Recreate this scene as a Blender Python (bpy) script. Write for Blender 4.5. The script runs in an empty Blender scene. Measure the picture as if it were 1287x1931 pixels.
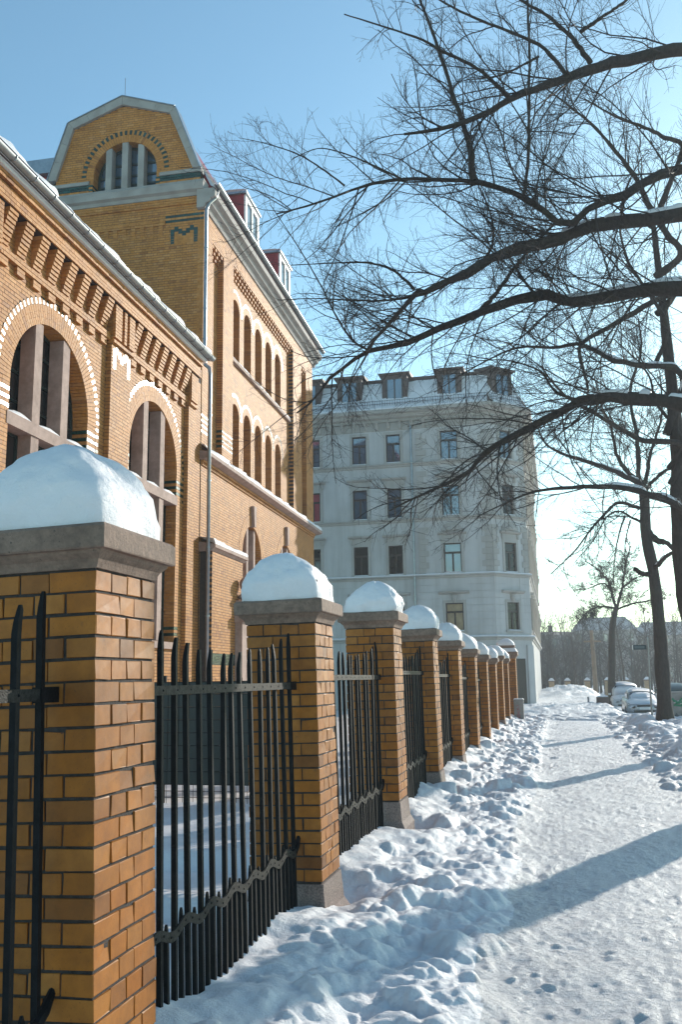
import bpy, math, random
import numpy as np
from mathutils import Vector, Matrix
from mathutils.geometry import delaunay_2d_cdt

rng = np.random.default_rng(7)
random.seed(7)
SC = bpy.context.scene
COL = SC.collection
R = math.radians

# ------------------------------------------------------------------ camera, sky, sun, exposure
TH, PH, RO = R(12.99), R(10.342), R(-0.845)
EYE = np.array([0.0, 0.0, 1.65])
_F = np.array([-math.sin(TH) * math.cos(PH), math.cos(TH) * math.cos(PH), math.sin(PH)])
_R = np.array([math.cos(TH), math.sin(TH), 0.0])
_U = np.cross(_R, _F)
_R, _U = math.cos(RO) * _R + math.sin(RO) * _U, -math.sin(RO) * _R + math.cos(RO) * _U
cam_d = bpy.data.cameras.new('camera')
cam = bpy.data.objects.new('camera', cam_d)
COL.objects.link(cam)
cam.matrix_world = Matrix(((_R[0], _U[0], -_F[0], EYE[0]), (_R[1], _U[1], -_F[1], EYE[1]), (_R[2], _U[2], -_F[2], EYE[2]), (0, 0, 0, 1)))
cam_d.sensor_fit = 'VERTICAL'
cam_d.sensor_height = 36.0
cam_d.sensor_width = 24.0
cam_d.lens = 36.0 * 1726.9 / 1931.0
cam_d.clip_start = 0.05
cam_d.clip_end = 3000
SC.camera = cam

SUN_AZ, SUN_EL = 24.6, 18.5          # degrees right of the fence direction (+Y), above the horizon
world = bpy.data.worlds.new('World')
SC.world = world
world.use_nodes = True
wn = world.node_tree
bg = wn.nodes['Background']
sky = wn.nodes.new('ShaderNodeTexSky')
sky.sky_type = 'NISHITA'
sky.sun_disc = False
sky.sun_elevation = R(SUN_EL)
sky.sun_rotation = R(SUN_AZ)
sky.altitude = 0.0
sky.air_density = 1.0
sky.dust_density = 0.4
sky.ozone_density = 0.3
tint = wn.nodes.new('ShaderNodeMix'); tint.data_type = 'RGBA'; tint.blend_type = 'MULTIPLY'
tint.inputs[0].default_value = 1.0; tint.inputs[7].default_value = (0.77, 1.06, 1.09, 1)      # cool white balance of the whole sky
wn.links.new(sky.outputs[0], tint.inputs[6])
wn.links.new(tint.outputs[2], bg.inputs[0])
bg.inputs[1].default_value = 0.15
sun_d = bpy.data.lights.new('sun', 'SUN')
sun_d.energy = 3.7
sun_d.angle = R(0.5)
sun_d.color = (1.0, 0.93, 0.82)
sun = bpy.data.objects.new('sun', sun_d)
COL.objects.link(sun)
_s = Vector((math.sin(R(SUN_AZ)) * math.cos(R(SUN_EL)), math.cos(R(SUN_AZ)) * math.cos(R(SUN_EL)), math.sin(R(SUN_EL))))
sun.rotation_euler = _s.to_track_quat('Z', 'Y').to_euler()
sun.location = _s * 60
vs = SC.view_settings
vs.view_transform = 'Standard'
vs.look = 'None'
vs.gamma = 1.0
vs.use_curve_mapping = False
vs.exposure = 0.45
SC.cycles.use_denoising = True
SC.cycles.max_bounces = 8
SC.cycles.transparent_max_bounces = 8

# ------------------------------------------------------------------ small helpers
def tag(o, label=None, cat=None, group=None, kind=None):
    if label: o['label'] = label
    if cat: o['category'] = cat
    if group: o['group'] = group
    if kind: o['kind'] = kind
    return o

def empty(name, loc=(0, 0, 0), rotz=0.0, label=None, cat=None, group=None, parent=None):
    o = bpy.data.objects.new(name, None)
    COL.objects.link(o)
    o.location = loc
    o.rotation_euler = (0, 0, rotz)
    if parent: o.parent = parent
    return tag(o, label, cat, group, 'thing' if cat else None)

def link(name, me, parent=None, loc=None):
    o = bpy.data.objects.new(name, me)
    COL.objects.link(o)
    if parent: o.parent = parent
    if loc is not None: o.location = loc
    return o

def npmesh(name, V, F, mats, midx=None, smooth=False):
    """V (n,3) float, F (m,4) or (m,3) int."""
    V = np.asarray(V, dtype=np.float32); F = np.asarray(F, dtype=np.int32)
    me = bpy.data.meshes.new(name)
    k = F.shape[1]
    me.vertices.add(len(V)); me.vertices.foreach_set('co', V.ravel())
    me.loops.add(F.size); me.loops.foreach_set('vertex_index', F.ravel())
    me.polygons.add(len(F))
    me.polygons.foreach_set('loop_start', np.arange(0, F.size, k, dtype=np.int32))
    me.polygons.foreach_set('loop_total', np.full(len(F), k, dtype=np.int32))
    if midx is not None: me.polygons.foreach_set('material_index', np.asarray(midx, dtype=np.int32))
    me.polygons.foreach_set('use_smooth', np.full(len(F), bool(smooth)))
    for m in (mats if isinstance(mats, (list, tuple)) else [mats]): me.materials.append(m)
    me.update(calc_edges=True)
    me.validate()
    return me

HEXF = np.array([[0, 3, 2, 1], [4, 5, 6, 7], [0, 1, 5, 4], [1, 2, 6, 5], [2, 3, 7, 6], [3, 0, 4, 7]])

def hex8(fn, u0, u1, z0, z1, n0, n1):
    """box in wall coordinates (u along, z up, n outwards) mapped by fn"""
    return [fn(u0, z0, n0), fn(u1, z0, n0), fn(u1, z0, n1), fn(u0, z0, n1), fn(u0, z1, n0), fn(u1, z1, n0), fn(u1, z1, n1), fn(u0, z1, n1)]

class MB:
    """collects simple shapes into one mesh"""
    def __init__(s): s.v = []; s.f = []; s.m = []
    def add(s, V, F, m=0):
        o = len(s.v); s.v += [tuple(p) for p in V]
        for f in F: s.f.append([i + o for i in f]); s.m.append(m)
        return s
    def hexa(s, P, m=0): return s.add(P, HEXF.tolist(), m)
    def box(s, x0, x1, y0, y1, z0, z1, m=0):
        return s.hexa([(x0, y0, z0), (x1, y0, z0), (x1, y1, z0), (x0, y1, z0), (x0, y0, z1), (x1, y0, z1), (x1, y1, z1), (x0, y1, z1)], m)
    def frustum(s, cx, cy, z0, z1, a0, a1, b0=None, b1=None, m=0):
        b0 = a0 if b0 is None else b0; b1 = a1 if b1 is None else b1
        return s.hexa([(cx - a0, cy - b0, z0), (cx + a0, cy - b0, z0), (cx + a0, cy + b0, z0), (cx - a0, cy + b0, z0),
                       (cx - a1, cy - b1, z1), (cx + a1, cy - b1, z1), (cx + a1, cy + b1, z1), (cx - a1, cy + b1, z1)], m)
    def tube(s, P, rad, n=8, m=0, caps=True):
        P = [Vector(p) for p in P]; K = len(P)
        rad = rad if isinstance(rad, (list, tuple)) else [rad] * K
        d = (P[-1] - P[0]); ref = Vector((0, 0, 1)) if abs(d.normalized().z) < 0.8 else Vector((1, 0, 0))
        V = []
        for i in range(K):
            t = (P[min(i + 1, K - 1)] - P[max(i - 1, 0)]).normalized()
            a = t.cross(ref).normalized(); b = t.cross(a)
            for k in range(n):
                w = 2 * math.pi * k / n
                V.append(P[i] + (a * math.cos(w) + b * math.sin(w)) * rad[i])
        F = []
        for i in range(K - 1):
            for k in range(n):
                F.append([i * n + k, i * n + (k + 1) % n, (i + 1) * n + (k + 1) % n, (i + 1) * n + k])
        if caps: F.append(list(range(n))[::-1]); F.append([(K - 1) * n + k for k in range(n)])
        return s.add(V, F, m)
    def lathe(s, prof, cx, cy, n=16, m=0):
        V = []; F = []
        for r, z in prof:
            for k in range(n):
                w = 2 * math.pi * k / n; V.append((cx + r * math.cos(w), cy + r * math.sin(w), z))
        for i in range(len(prof) - 1):
            for k in range(n): F.append([i * n + k, i * n + (k + 1) % n, (i + 1) * n + (k + 1) % n, (i + 1) * n + k])
        F.append(list(range(n))[::-1]); F.append([(len(prof) - 1) * n + k for k in range(n)])
        return s.add(V, F, m)
    def extrude(s, poly, fn, n0, n1, m=0):
        """convex-ish polygon [(u,z)] between n0 and n1 (wall coordinates)"""
        k = len(poly)
        V = [fn(u, z, n0) for u, z in poly] + [fn(u, z, n1) for u, z in poly]
        F = [list(range(k))[::-1], list(range(k, 2 * k))] + [[i, (i + 1) % k, k + (i + 1) % k, k + i] for i in range(k)]
        return s.add(V, F, m)
    def sweep(s, prof, fn, u0, u1, m=0):
        """closed profile [(n,z)] swept along u"""
        k = len(prof)
        V = [fn(u0, z, n) for n, z in prof] + [fn(u1, z, n) for n, z in prof]
        F = [list(range(k))[::-1], list(range(k, 2 * k))] + [[i, (i + 1) % k, k + (i + 1) % k, k + i] for i in range(k)]
        return s.add(V, F, m)
    def plate(s, outer, holes, fn, n, m=0):
        """flat plate with holes: [(u,z)] loops"""
        pts = []; edges = []
        for loop in [outer] + holes:
            o = len(pts); pts += [Vector(p) for p in loop]
            edges += [(o + i, o + (i + 1) % len(loop)) for i in range(len(loop))]
        vo, _, fo, _, _, _ = delaunay_2d_cdt(pts, edges, [], 0, 1e-5)
        def inside(p, L):
            c = False; j = len(L) - 1
            for i in range(len(L)):
                if (L[i][1] > p[1]) != (L[j][1] > p[1]) and p[0] < (L[j][0] - L[i][0]) * (p[1] - L[i][1]) / (L[j][1] - L[i][1]) + L[i][0]: c = not c
                j = i
            return c
        keep = []
        for f in fo:
            c = (sum(vo[i][0] for i in f) / len(f), sum(vo[i][1] for i in f) / len(f))
            if inside(c, outer) and not any(inside(c, h) for h in holes): keep.append(list(f))
        return s.add([fn(p[0], p[1], n) for p in vo], keep, m)
    def build(s, name, mats, parent=None, smooth=False, kind=None, label=None, loc=None):
        me = bpy.data.meshes.new(name)
        me.from_pydata(s.v, [], s.f)
        mats = mats if isinstance(mats, (list, tuple)) else [mats]
        for mt in mats: me.materials.append(mt)
        if len(mats) > 1: me.polygons.foreach_set('material_index', s.m)
        if smooth: me.polygons.foreach_set('use_smooth', [True] * len(me.polygons))
        me.update()
        o = link(name, me, parent, loc)
        if kind: o['kind'] = kind
        if label: o['label'] = label
        return o

def smooth01(a, b, x):
    t = np.clip((x - a) / (b - a), 0, 1); return t * t * (3 - 2 * t)

def _hash(ix, iy, seed):
    h = (ix.astype(np.int64) * 374761393 + iy.astype(np.int64) * 668265263 + seed * 1442695041) & 0xffffffff
    h = ((h ^ (h >> 13)) * 1274126177) & 0xffffffff
    return ((h ^ (h >> 16)) & 0xffff) / 65535.0

def vnoise(x, y, seed=0):
    ix = np.floor(x); iy = np.floor(y); fx = x - ix; fy = y - iy
    fx = fx * fx * fx * (fx * (fx * 6 - 15) + 10); fy = fy * fy * fy * (fy * (fy * 6 - 15) + 10)
    a = _hash(ix, iy, seed); b = _hash(ix + 1, iy, seed); c = _hash(ix, iy + 1, seed); d = _hash(ix + 1, iy + 1, seed)
    return (a + (b - a) * fx) * (1 - fy) + (c + (d - c) * fx) * fy - 0.5

def fbm(x, y, seed=0, oct=4):
    r = 0; a = 1.0
    for k in range(oct):
        r = r + a * vnoise(x * 2 ** k + 17.3 * k, y * 2 ** k - 9.1 * k, seed + k); a *= 0.5
    return r

# ------------------------------------------------------------------ materials (all procedural)
def new_mat(name):
    m = bpy.data.materials.new(name); m.use_nodes = True
    return m, m.node_tree, m.node_tree.nodes['Principled BSDF']

def nd(nt, typ, **kw):
    n = nt.nodes.new(typ)
    for k, v in kw.items(): setattr(n, k, v)
    return n

def noise(nt, scale, detail=4.0, rough=0.55, vec=None):
    n = nd(nt, 'ShaderNodeTexNoise'); n.inputs['Scale'].default_value = scale
    n.inputs['Detail'].default_value = detail; n.inputs['Roughness'].default_value = rough
    if vec is None:
        g = nd(nt, 'ShaderNodeNewGeometry'); vec = g.outputs['Position']
    nt.links.new(vec, n.inputs['Vector']); return n

def ramp(nt, fac, stops, interp='LINEAR'):
    r = nd(nt, 'ShaderNodeValToRGB'); e = r.color_ramp.elements; r.color_ramp.interpolation = interp
    while len(e) < len(stops): e.new(0.5)
    for i, (p, c) in enumerate(stops):
        e[i].position = p; e[i].color = (*c, 1) if len(c) == 3 else c
    nt.links.new(fac, r.inputs[0]); return r

def mixc(nt, fac, a, b, mode='MIX'):
    n = nd(nt, 'ShaderNodeMix', data_type='RGBA', blend_type=mode)
    for k, v in ((0, fac), (6, a), (7, b)):
        if isinstance(v, (int, float)): n.inputs[k].default_value = v
        elif isinstance(v, tuple): n.inputs[k].default_value = (*v, 1)
        else: nt.links.new(v, n.inputs[k])
    return n.outputs[2]

def bump(nt, bsdf, height, strength, dist):
    b = nd(nt, 'ShaderNodeBump'); b.inputs['Strength'].default_value = strength; b.inputs['Distance'].default_value = dist
    nt.links.new(height, b.inputs['Height']); nt.links.new(b.outputs[0], bsdf.inputs['Normal']); return b

def plain(name, col, rough=0.6, var=0.15, scale=6.0, metal=0.0, bumps=0.0, bscale=60.0, spec=0.5):
    m, nt, b = new_mat(name)
    n = noise(nt, scale)
    lo = tuple(c * (1 - var) for c in col); hi = tuple(min(1, c * (1 + var)) for c in col)
    r = ramp(nt, n.outputs[0], [(0.3, lo), (0.7, hi)])
    nt.links.new(r.outputs[0], b.inputs['Base Color'])
    b.inputs['Roughness'].default_value = rough; b.inputs['Metallic'].default_value = metal
    b.inputs['Specular IOR Level'].default_value = spec
    if bumps: bump(nt, b, noise(nt, bscale, 5).outputs[0], bumps, 0.01)
    return m

def brick_mat(name, island, stops, rough=0.34, speck=0.5, dirt=0.5, spec=0.5):
    m, nt, b = new_mat(name); b.inputs['Specular IOR Level'].default_value = spec
    if island: rnd = nd(nt, 'ShaderNodeNewGeometry').outputs['Random Per Island']
    else: rnd = nd(nt, 'ShaderNodeObjectInfo').outputs['Random']
    base = ramp(nt, rnd, stops).outputs[0]
    mot = ramp(nt, noise(nt, 14, 5, 0.65).outputs[0], [(0.3, (0.72, 0.7, 0.68)), (0.62, (1.08, 1.06, 1.02))]).outputs[0]
    c = mixc(nt, 0.8, base, mot, 'MULTIPLY')
    big = ramp(nt, noise(nt, 1.7, 4, 0.6).outputs[0], [(0.42, (1, 1, 1)), (0.7, (0.55, 0.5, 0.47))]).outputs[0]
    c = mixc(nt, dirt, c, big, 'MULTIPLY')
    ch = ramp(nt, noise(nt, 9, 6, 0.75).outputs[0], [(0.62, (0, 0, 0)), (0.72, (0.75, 0.75, 0.75))]).outputs[0]
    chf = nd(nt, 'ShaderNodeMath', operation='MULTIPLY'); nt.links.new(ch, chf.inputs[0]); chf.inputs[1].default_value = dirt
    c = mixc(nt, chf.outputs[0], c, (0.085, 0.05, 0.03))
    sp = ramp(nt, noise(nt, 160, 2, 0.5).outputs[0], [(0.66, (0, 0, 0)), (0.72, (1, 1, 1))]).outputs[0]
    spf = nd(nt, 'ShaderNodeMath', operation='MULTIPLY'); nt.links.new(sp, spf.inputs[0]); spf.inputs[1].default_value = speck
    c = mixc(nt, spf.outputs[0], c, (0.05, 0.03, 0.02))
    nt.links.new(c, b.inputs['Base Color'])
    rr = nd(nt, 'ShaderNodeMapRange'); nt.links.new(noise(nt, 25, 3).outputs[0], rr.inputs[0])
    rr.inputs[3].default_value = rough - 0.1; rr.inputs[4].default_value = rough + 0.16
    nt.links.new(rr.outputs[0], b.inputs['Roughness'])
    bump(nt, b, noise(nt, 45, 5, 0.6).outputs[0], 0.3, 0.002)
    return m

OCHRE = [(0.0, (0.33, 0.112, 0.014)), (0.25, (0.40, 0.140, 0.017)), (0.5, (0.36, 0.115, 0.010)), (0.75, (0.42, 0.162, 0.030)), (0.93, (0.31, 0.108, 0.017)), (1.0, (0.22, 0.080, 0.019))]
FACE = [(0.0, (0.47, 0.197, 0.048)), (0.35, (0.54, 0.238, 0.062)), (0.6, (0.50, 0.203, 0.044)), (0.85, (0.58, 0.278, 0.092)), (1.0, (0.36, 0.140, 0.040))]
M = {}
M['brick'] = brick_mat('pillar brick', False, OCHRE, 0.55, 0.5, 0.8, 0.3)
M['brick_i'] = brick_mat('pillar brick joined', True, OCHRE, 0.55, 0.5, 0.8, 0.3)
M['face'] = brick_mat('facing brick', False, FACE, 0.58, 0.25, 0.5, 0.18)
M['face_i'] = brick_mat('facing brick joined', True, FACE, 0.58, 0.25, 0.5, 0.18)
GREEN = [(0.0, (0.006, 0.030, 0.018)), (0.5, (0.010, 0.050, 0.034)), (0.85, (0.012, 0.040, 0.022)), (1.0, (0.010, 0.085, 0.070))]
M['green'] = brick_mat('green glazed brick', False, GREEN, 0.2, 0.0, 0.1)
M['green_i'] = brick_mat('green glazed brick joined', True, GREEN, 0.2, 0.0, 0.1)
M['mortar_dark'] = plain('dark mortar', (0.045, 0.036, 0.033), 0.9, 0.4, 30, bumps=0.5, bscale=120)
M['mortar'] = plain('brown mortar', (0.040, 0.022, 0.016), 0.9, 0.3, 12, bumps=0.3)
def stone(name, col, var, scale, b_=0.5, rough=0.8):
    m, nt, b = new_mat(name)
    c = ramp(nt, noise(nt, scale, 8, 0.7).outputs[0], [(0.28, tuple(x * (1 - var) for x in col)), (0.5, col), (0.75, tuple(min(1, x * (1 + var)) for x in col))]).outputs[0]
    d = ramp(nt, noise(nt, 3.0, 5, 0.65).outputs[0], [(0.4, (1, 1, 1)), (0.72, (0.5, 0.47, 0.45))]).outputs[0]
    c = mixc(nt, 0.7, c, d, 'MULTIPLY')
    pit = ramp(nt, noise(nt, 70, 3, 0.6).outputs[0], [(0.66, (0, 0, 0)), (0.7, (0.8, 0.8, 0.8))]).outputs[0]
    c = mixc(nt, pit, c, (0.05, 0.04, 0.035))
    nt.links.new(c, b.inputs['Base Color']); b.inputs['Roughness'].default_value = rough
    bump(nt, b, noise(nt, 60, 8, 0.7).outputs[0], b_, 0.01)
    return m
M['capstone'] = stone('cap stone', (0.25, 0.165, 0.122), 0.4, 26, 0.7)
M['granite'] = stone('granite', (0.27, 0.20, 0.175), 0.75, 90, 0.9)
M['redstone'] = stone('red sandstone', (0.42, 0.285, 0.235), 0.15, 7, 0.15)
M['greystone'] = stone('grey sandstone', (0.36, 0.335, 0.31), 0.18, 6, 0.2)
M['iron'] = plain('black painted iron', (0.006, 0.0065, 0.008), 0.6, 0.5, 20, bumps=0.3, bscale=90, spec=0.14)
M['rail'] = plain('worn iron rail', (0.022, 0.021, 0.019), 0.6, 0.8, 35, metal=0.0, bumps=0.5, bscale=120, spec=0.15)
M['zinc'] = plain('zinc sheet', (0.28, 0.30, 0.32), 0.33, 0.15, 5, metal=0.75)
M['white'] = plain('white paint', (0.78, 0.76, 0.72), 0.55, 0.05, 3)
M['frame'] = plain('dark green frame', (0.012, 0.030, 0.026), 0.35, 0.2, 10)
M['framebr'] = plain('brown frame', (0.030, 0.020, 0.016), 0.4, 0.2, 10)
M['redmetal'] = plain('red metal sheet', (0.30, 0.018, 0.022), 0.4, 0.12, 5)
M['slate'] = plain('roof tile', (0.075, 0.05, 0.045), 0.7, 0.3, 8)
M['black'] = plain('black plastic strip', (0.010, 0.012, 0.013), 0.45, 0.2, 8)
def glass(name, col, ior=1.9, rough=0.04):
    m, nt, b = new_mat(name)
    c = ramp(nt, noise(nt, 0.8, 2).outputs[0], [(0.35, tuple(x * 0.7 for x in col)), (0.65, tuple(x * 1.3 for x in col))]).outputs[0]
    nt.links.new(c, b.inputs['Base Color']); b.inputs['Roughness'].default_value = rough; b.inputs['IOR'].default_value = ior
    bump(nt, b, noise(nt, 1.3, 2).outputs[0], 0.05, 0.02)
    return m
M['glass'] = glass('dark window glass', (0.020, 0.018, 0.017), 1.55)
M['glass_b'] = glass('sky window glass', (0.040, 0.085, 0.135), 2.3)  # blue of the mirrored sky is put into the base colour
M['pane_red'] = plain('red pane', (0.30, 0.03, 0.05), 0.5, 0.2, 4)  # red colour set on the pane faces themselves
M['pane_brick_refl'] = plain('painted brick reflection', (0.34, 0.25, 0.14), 0.6, 0.25, 3)  # reflection of the sunlit brick wing, put into the pane colour
def snow_mat(name, dirt=0.0, fine=1.0, k=1.0):
    m, nt, b = new_mat(name)
    c = ramp(nt, noise(nt, 2.5, 5, 0.6).outputs[0], [(0.3, (0.76, 0.735, 0.745)), (0.7, (0.86, 0.83, 0.835))]).outputs[0]
    if dirt:
        g = ramp(nt, noise(nt, 5.0, 8, 0.75).outputs[0], [(0.5, (0, 0, 0)), (0.75, (dirt, dirt, dirt))]).outputs[0]
        c = mixc(nt, g, c, (0.50, 0.46, 0.42))
        s2 = ramp(nt, noise(nt, 75, 2, 0.5).outputs[0], [(0.70, (0, 0, 0)), (0.76, (dirt, dirt, dirt))]).outputs[0]
        c = mixc(nt, s2, c, (0.30, 0.26, 0.23))
    nt.links.new(c, b.inputs['Base Color']); b.inputs['Roughness'].default_value = 0.55
    b.inputs['Specular IOR Level'].default_value = 0.35
    b1 = bump(nt, b, noise(nt, 28, 6, 0.7).outputs[0], 0.7 * fine, 0.022)
    b2 = bump(nt, b, noise(nt, 170, 3, 0.65).outputs[0], 0.6 * fine, 0.006)
    nt.links.new(b1.outputs[0], b2.inputs['Normal'])
    return m
M['snow'] = snow_mat('snow', 0.0, 1.0)
M['snow_path'] = snow_mat('trodden snow', 0.30, 1.9)
M['snow_cap'] = snow_mat('settled snow', 0.0, 0.75)
def bark_mat(name, col):
    m, nt, b = new_mat(name)
    mp = nd(nt, 'ShaderNodeMapping'); mp.inputs['Scale'].default_value = (1, 1, 0.25)
    nt.links.new(nd(nt, 'ShaderNodeNewGeometry').outputs['Position'], mp.inputs[0])
    n = noise(nt, 22, 6, 0.7, mp.outputs[0])
    c = ramp(nt, n.outputs[0], [(0.3, tuple(x * 0.45 for x in col)), (0.7, tuple(x * 1.5 for x in col))]).outputs[0]
    g = ramp(nt, noise(nt, 2.2, 4).outputs[0], [(0.55, (0, 0, 0)), (0.75, (0.5, 0.5, 0.5))]).outputs[0]
    c = mixc(nt, g, c, (0.045, 0.05, 0.025))
    nt.links.new(c, b.inputs['Base Color']); b.inputs['Roughness'].default_value = 0.85
    bump(nt, b, n.outputs[0], 0.9, 0.03)
    return m
M['bark'] = bark_mat('bark', (0.040, 0.030, 0.026))
M['twig'] = plain('twig bark', (0.030, 0.022, 0.020), 0.75, 0.3, 4)
M['farbark'] = plain('distant bark', (0.055, 0.045, 0.042), 0.85, 0.3, 1)
def plaster(name, col):
    m, nt, b = new_mat(name)
    c = ramp(nt, noise(nt, 0.6, 6, 0.6).outputs[0], [(0.3, tuple(x * 0.88 for x in col)), (0.7, tuple(min(1, x * 1.06) for x in col))]).outputs[0]
    mp = nd(nt, 'ShaderNodeMapping'); mp.inputs['Scale'].default_value = (1.6, 1.6, 0.12)
    nt.links.new(nd(nt, 'ShaderNodeNewGeometry').outputs['Position'], mp.inputs[0])
    sk = ramp(nt, noise(nt, 1.4, 6, 0.7, mp.outputs[0]).outputs[0], [(0.45, (1, 1, 1)), (0.75, (0.66, 0.64, 0.60))]).outputs[0]
    c = mixc(nt, 0.6, c, sk, 'MULTIPLY')
    nt.links.new(c, b.inputs['Base Color']); b.inputs['Roughness'].default_value = 0.85
    bump(nt, b, noise(nt, 30, 6).outputs[0], 0.15, 0.01)
    return m
M['plaster'] = plaster('pale plaster', (0.56, 0.545, 0.53))
M['trim'] = plaster('plaster trim', (0.45, 0.42, 0.385))
M['trim2'] = plaster('weathered cornice', (0.42, 0.39, 0.35))
M['warm'] = plaster('warm plaster', (0.52, 0.42, 0.34))
# ------------------------------------------------------------------ ground: trodden snow path, snow bank by the fence, yard
PY0, PITCH, PAD, PW = 3.108, 3.172, 1.625, 0.51
PTOP = [2.063, 2.043, 2.170, 2.147, 2.103, 2.050, 2.004, 1.984, 2.117, 2.090]
LEAN = [1.7, 1.1, 0.7, 1.0, 0.3, 0.0, 0.2, 0.0, 0.0, 0.0]
SH = 1.737

def axis(segs):
    out = []
    for a, b, s in segs: out += list(np.arange(a, b - 1e-6, s))
    return np.array(out + [segs[-1][1]])

def blob_field(X, Y, xs, ys, H, blobs):
    H0 = H.copy()
    """rounded lumps, joined with max"""
    for cx, cy, r, h in blobs:
        i0, i1 = np.searchsorted(xs, [cx - r, cx + r]); j0, j1 = np.searchsorted(ys, [cy - r, cy + r])
        if i1 - i0 < 2 or j1 - j0 < 2: continue
        sx = X[j0:j1, i0:i1] - cx; sy = Y[j0:j1, i0:i1] - cy
        sub = H[j0:j1, i0:i1]
        ang = np.arctan2(sy, sx)
        d = np.sqrt(sx * sx + sy * sy) / r
        d = d * (1 + 0.22 * np.sin(2 * ang + cx * 9) + 0.16 * np.sin(3 * ang + cy * 7) + 0.08 * np.sin(7 * ang + cx * 5))
        a_, b_ = sub.shape[0] // 2, sub.shape[1] // 2
        base = 0.4 * float(sub[a_, b_]) + 0.6 * float(H0[j0 + a_, i0 + b_])
        new = base + h * (1 - np.clip(d, 0, 1) ** 2.2) * (1 + 0.35 * np.sin(cx * 31) * sx / r) - h * 0.25
        np.maximum(sub, np.where(d < 1, new, -9), out=sub)

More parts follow.
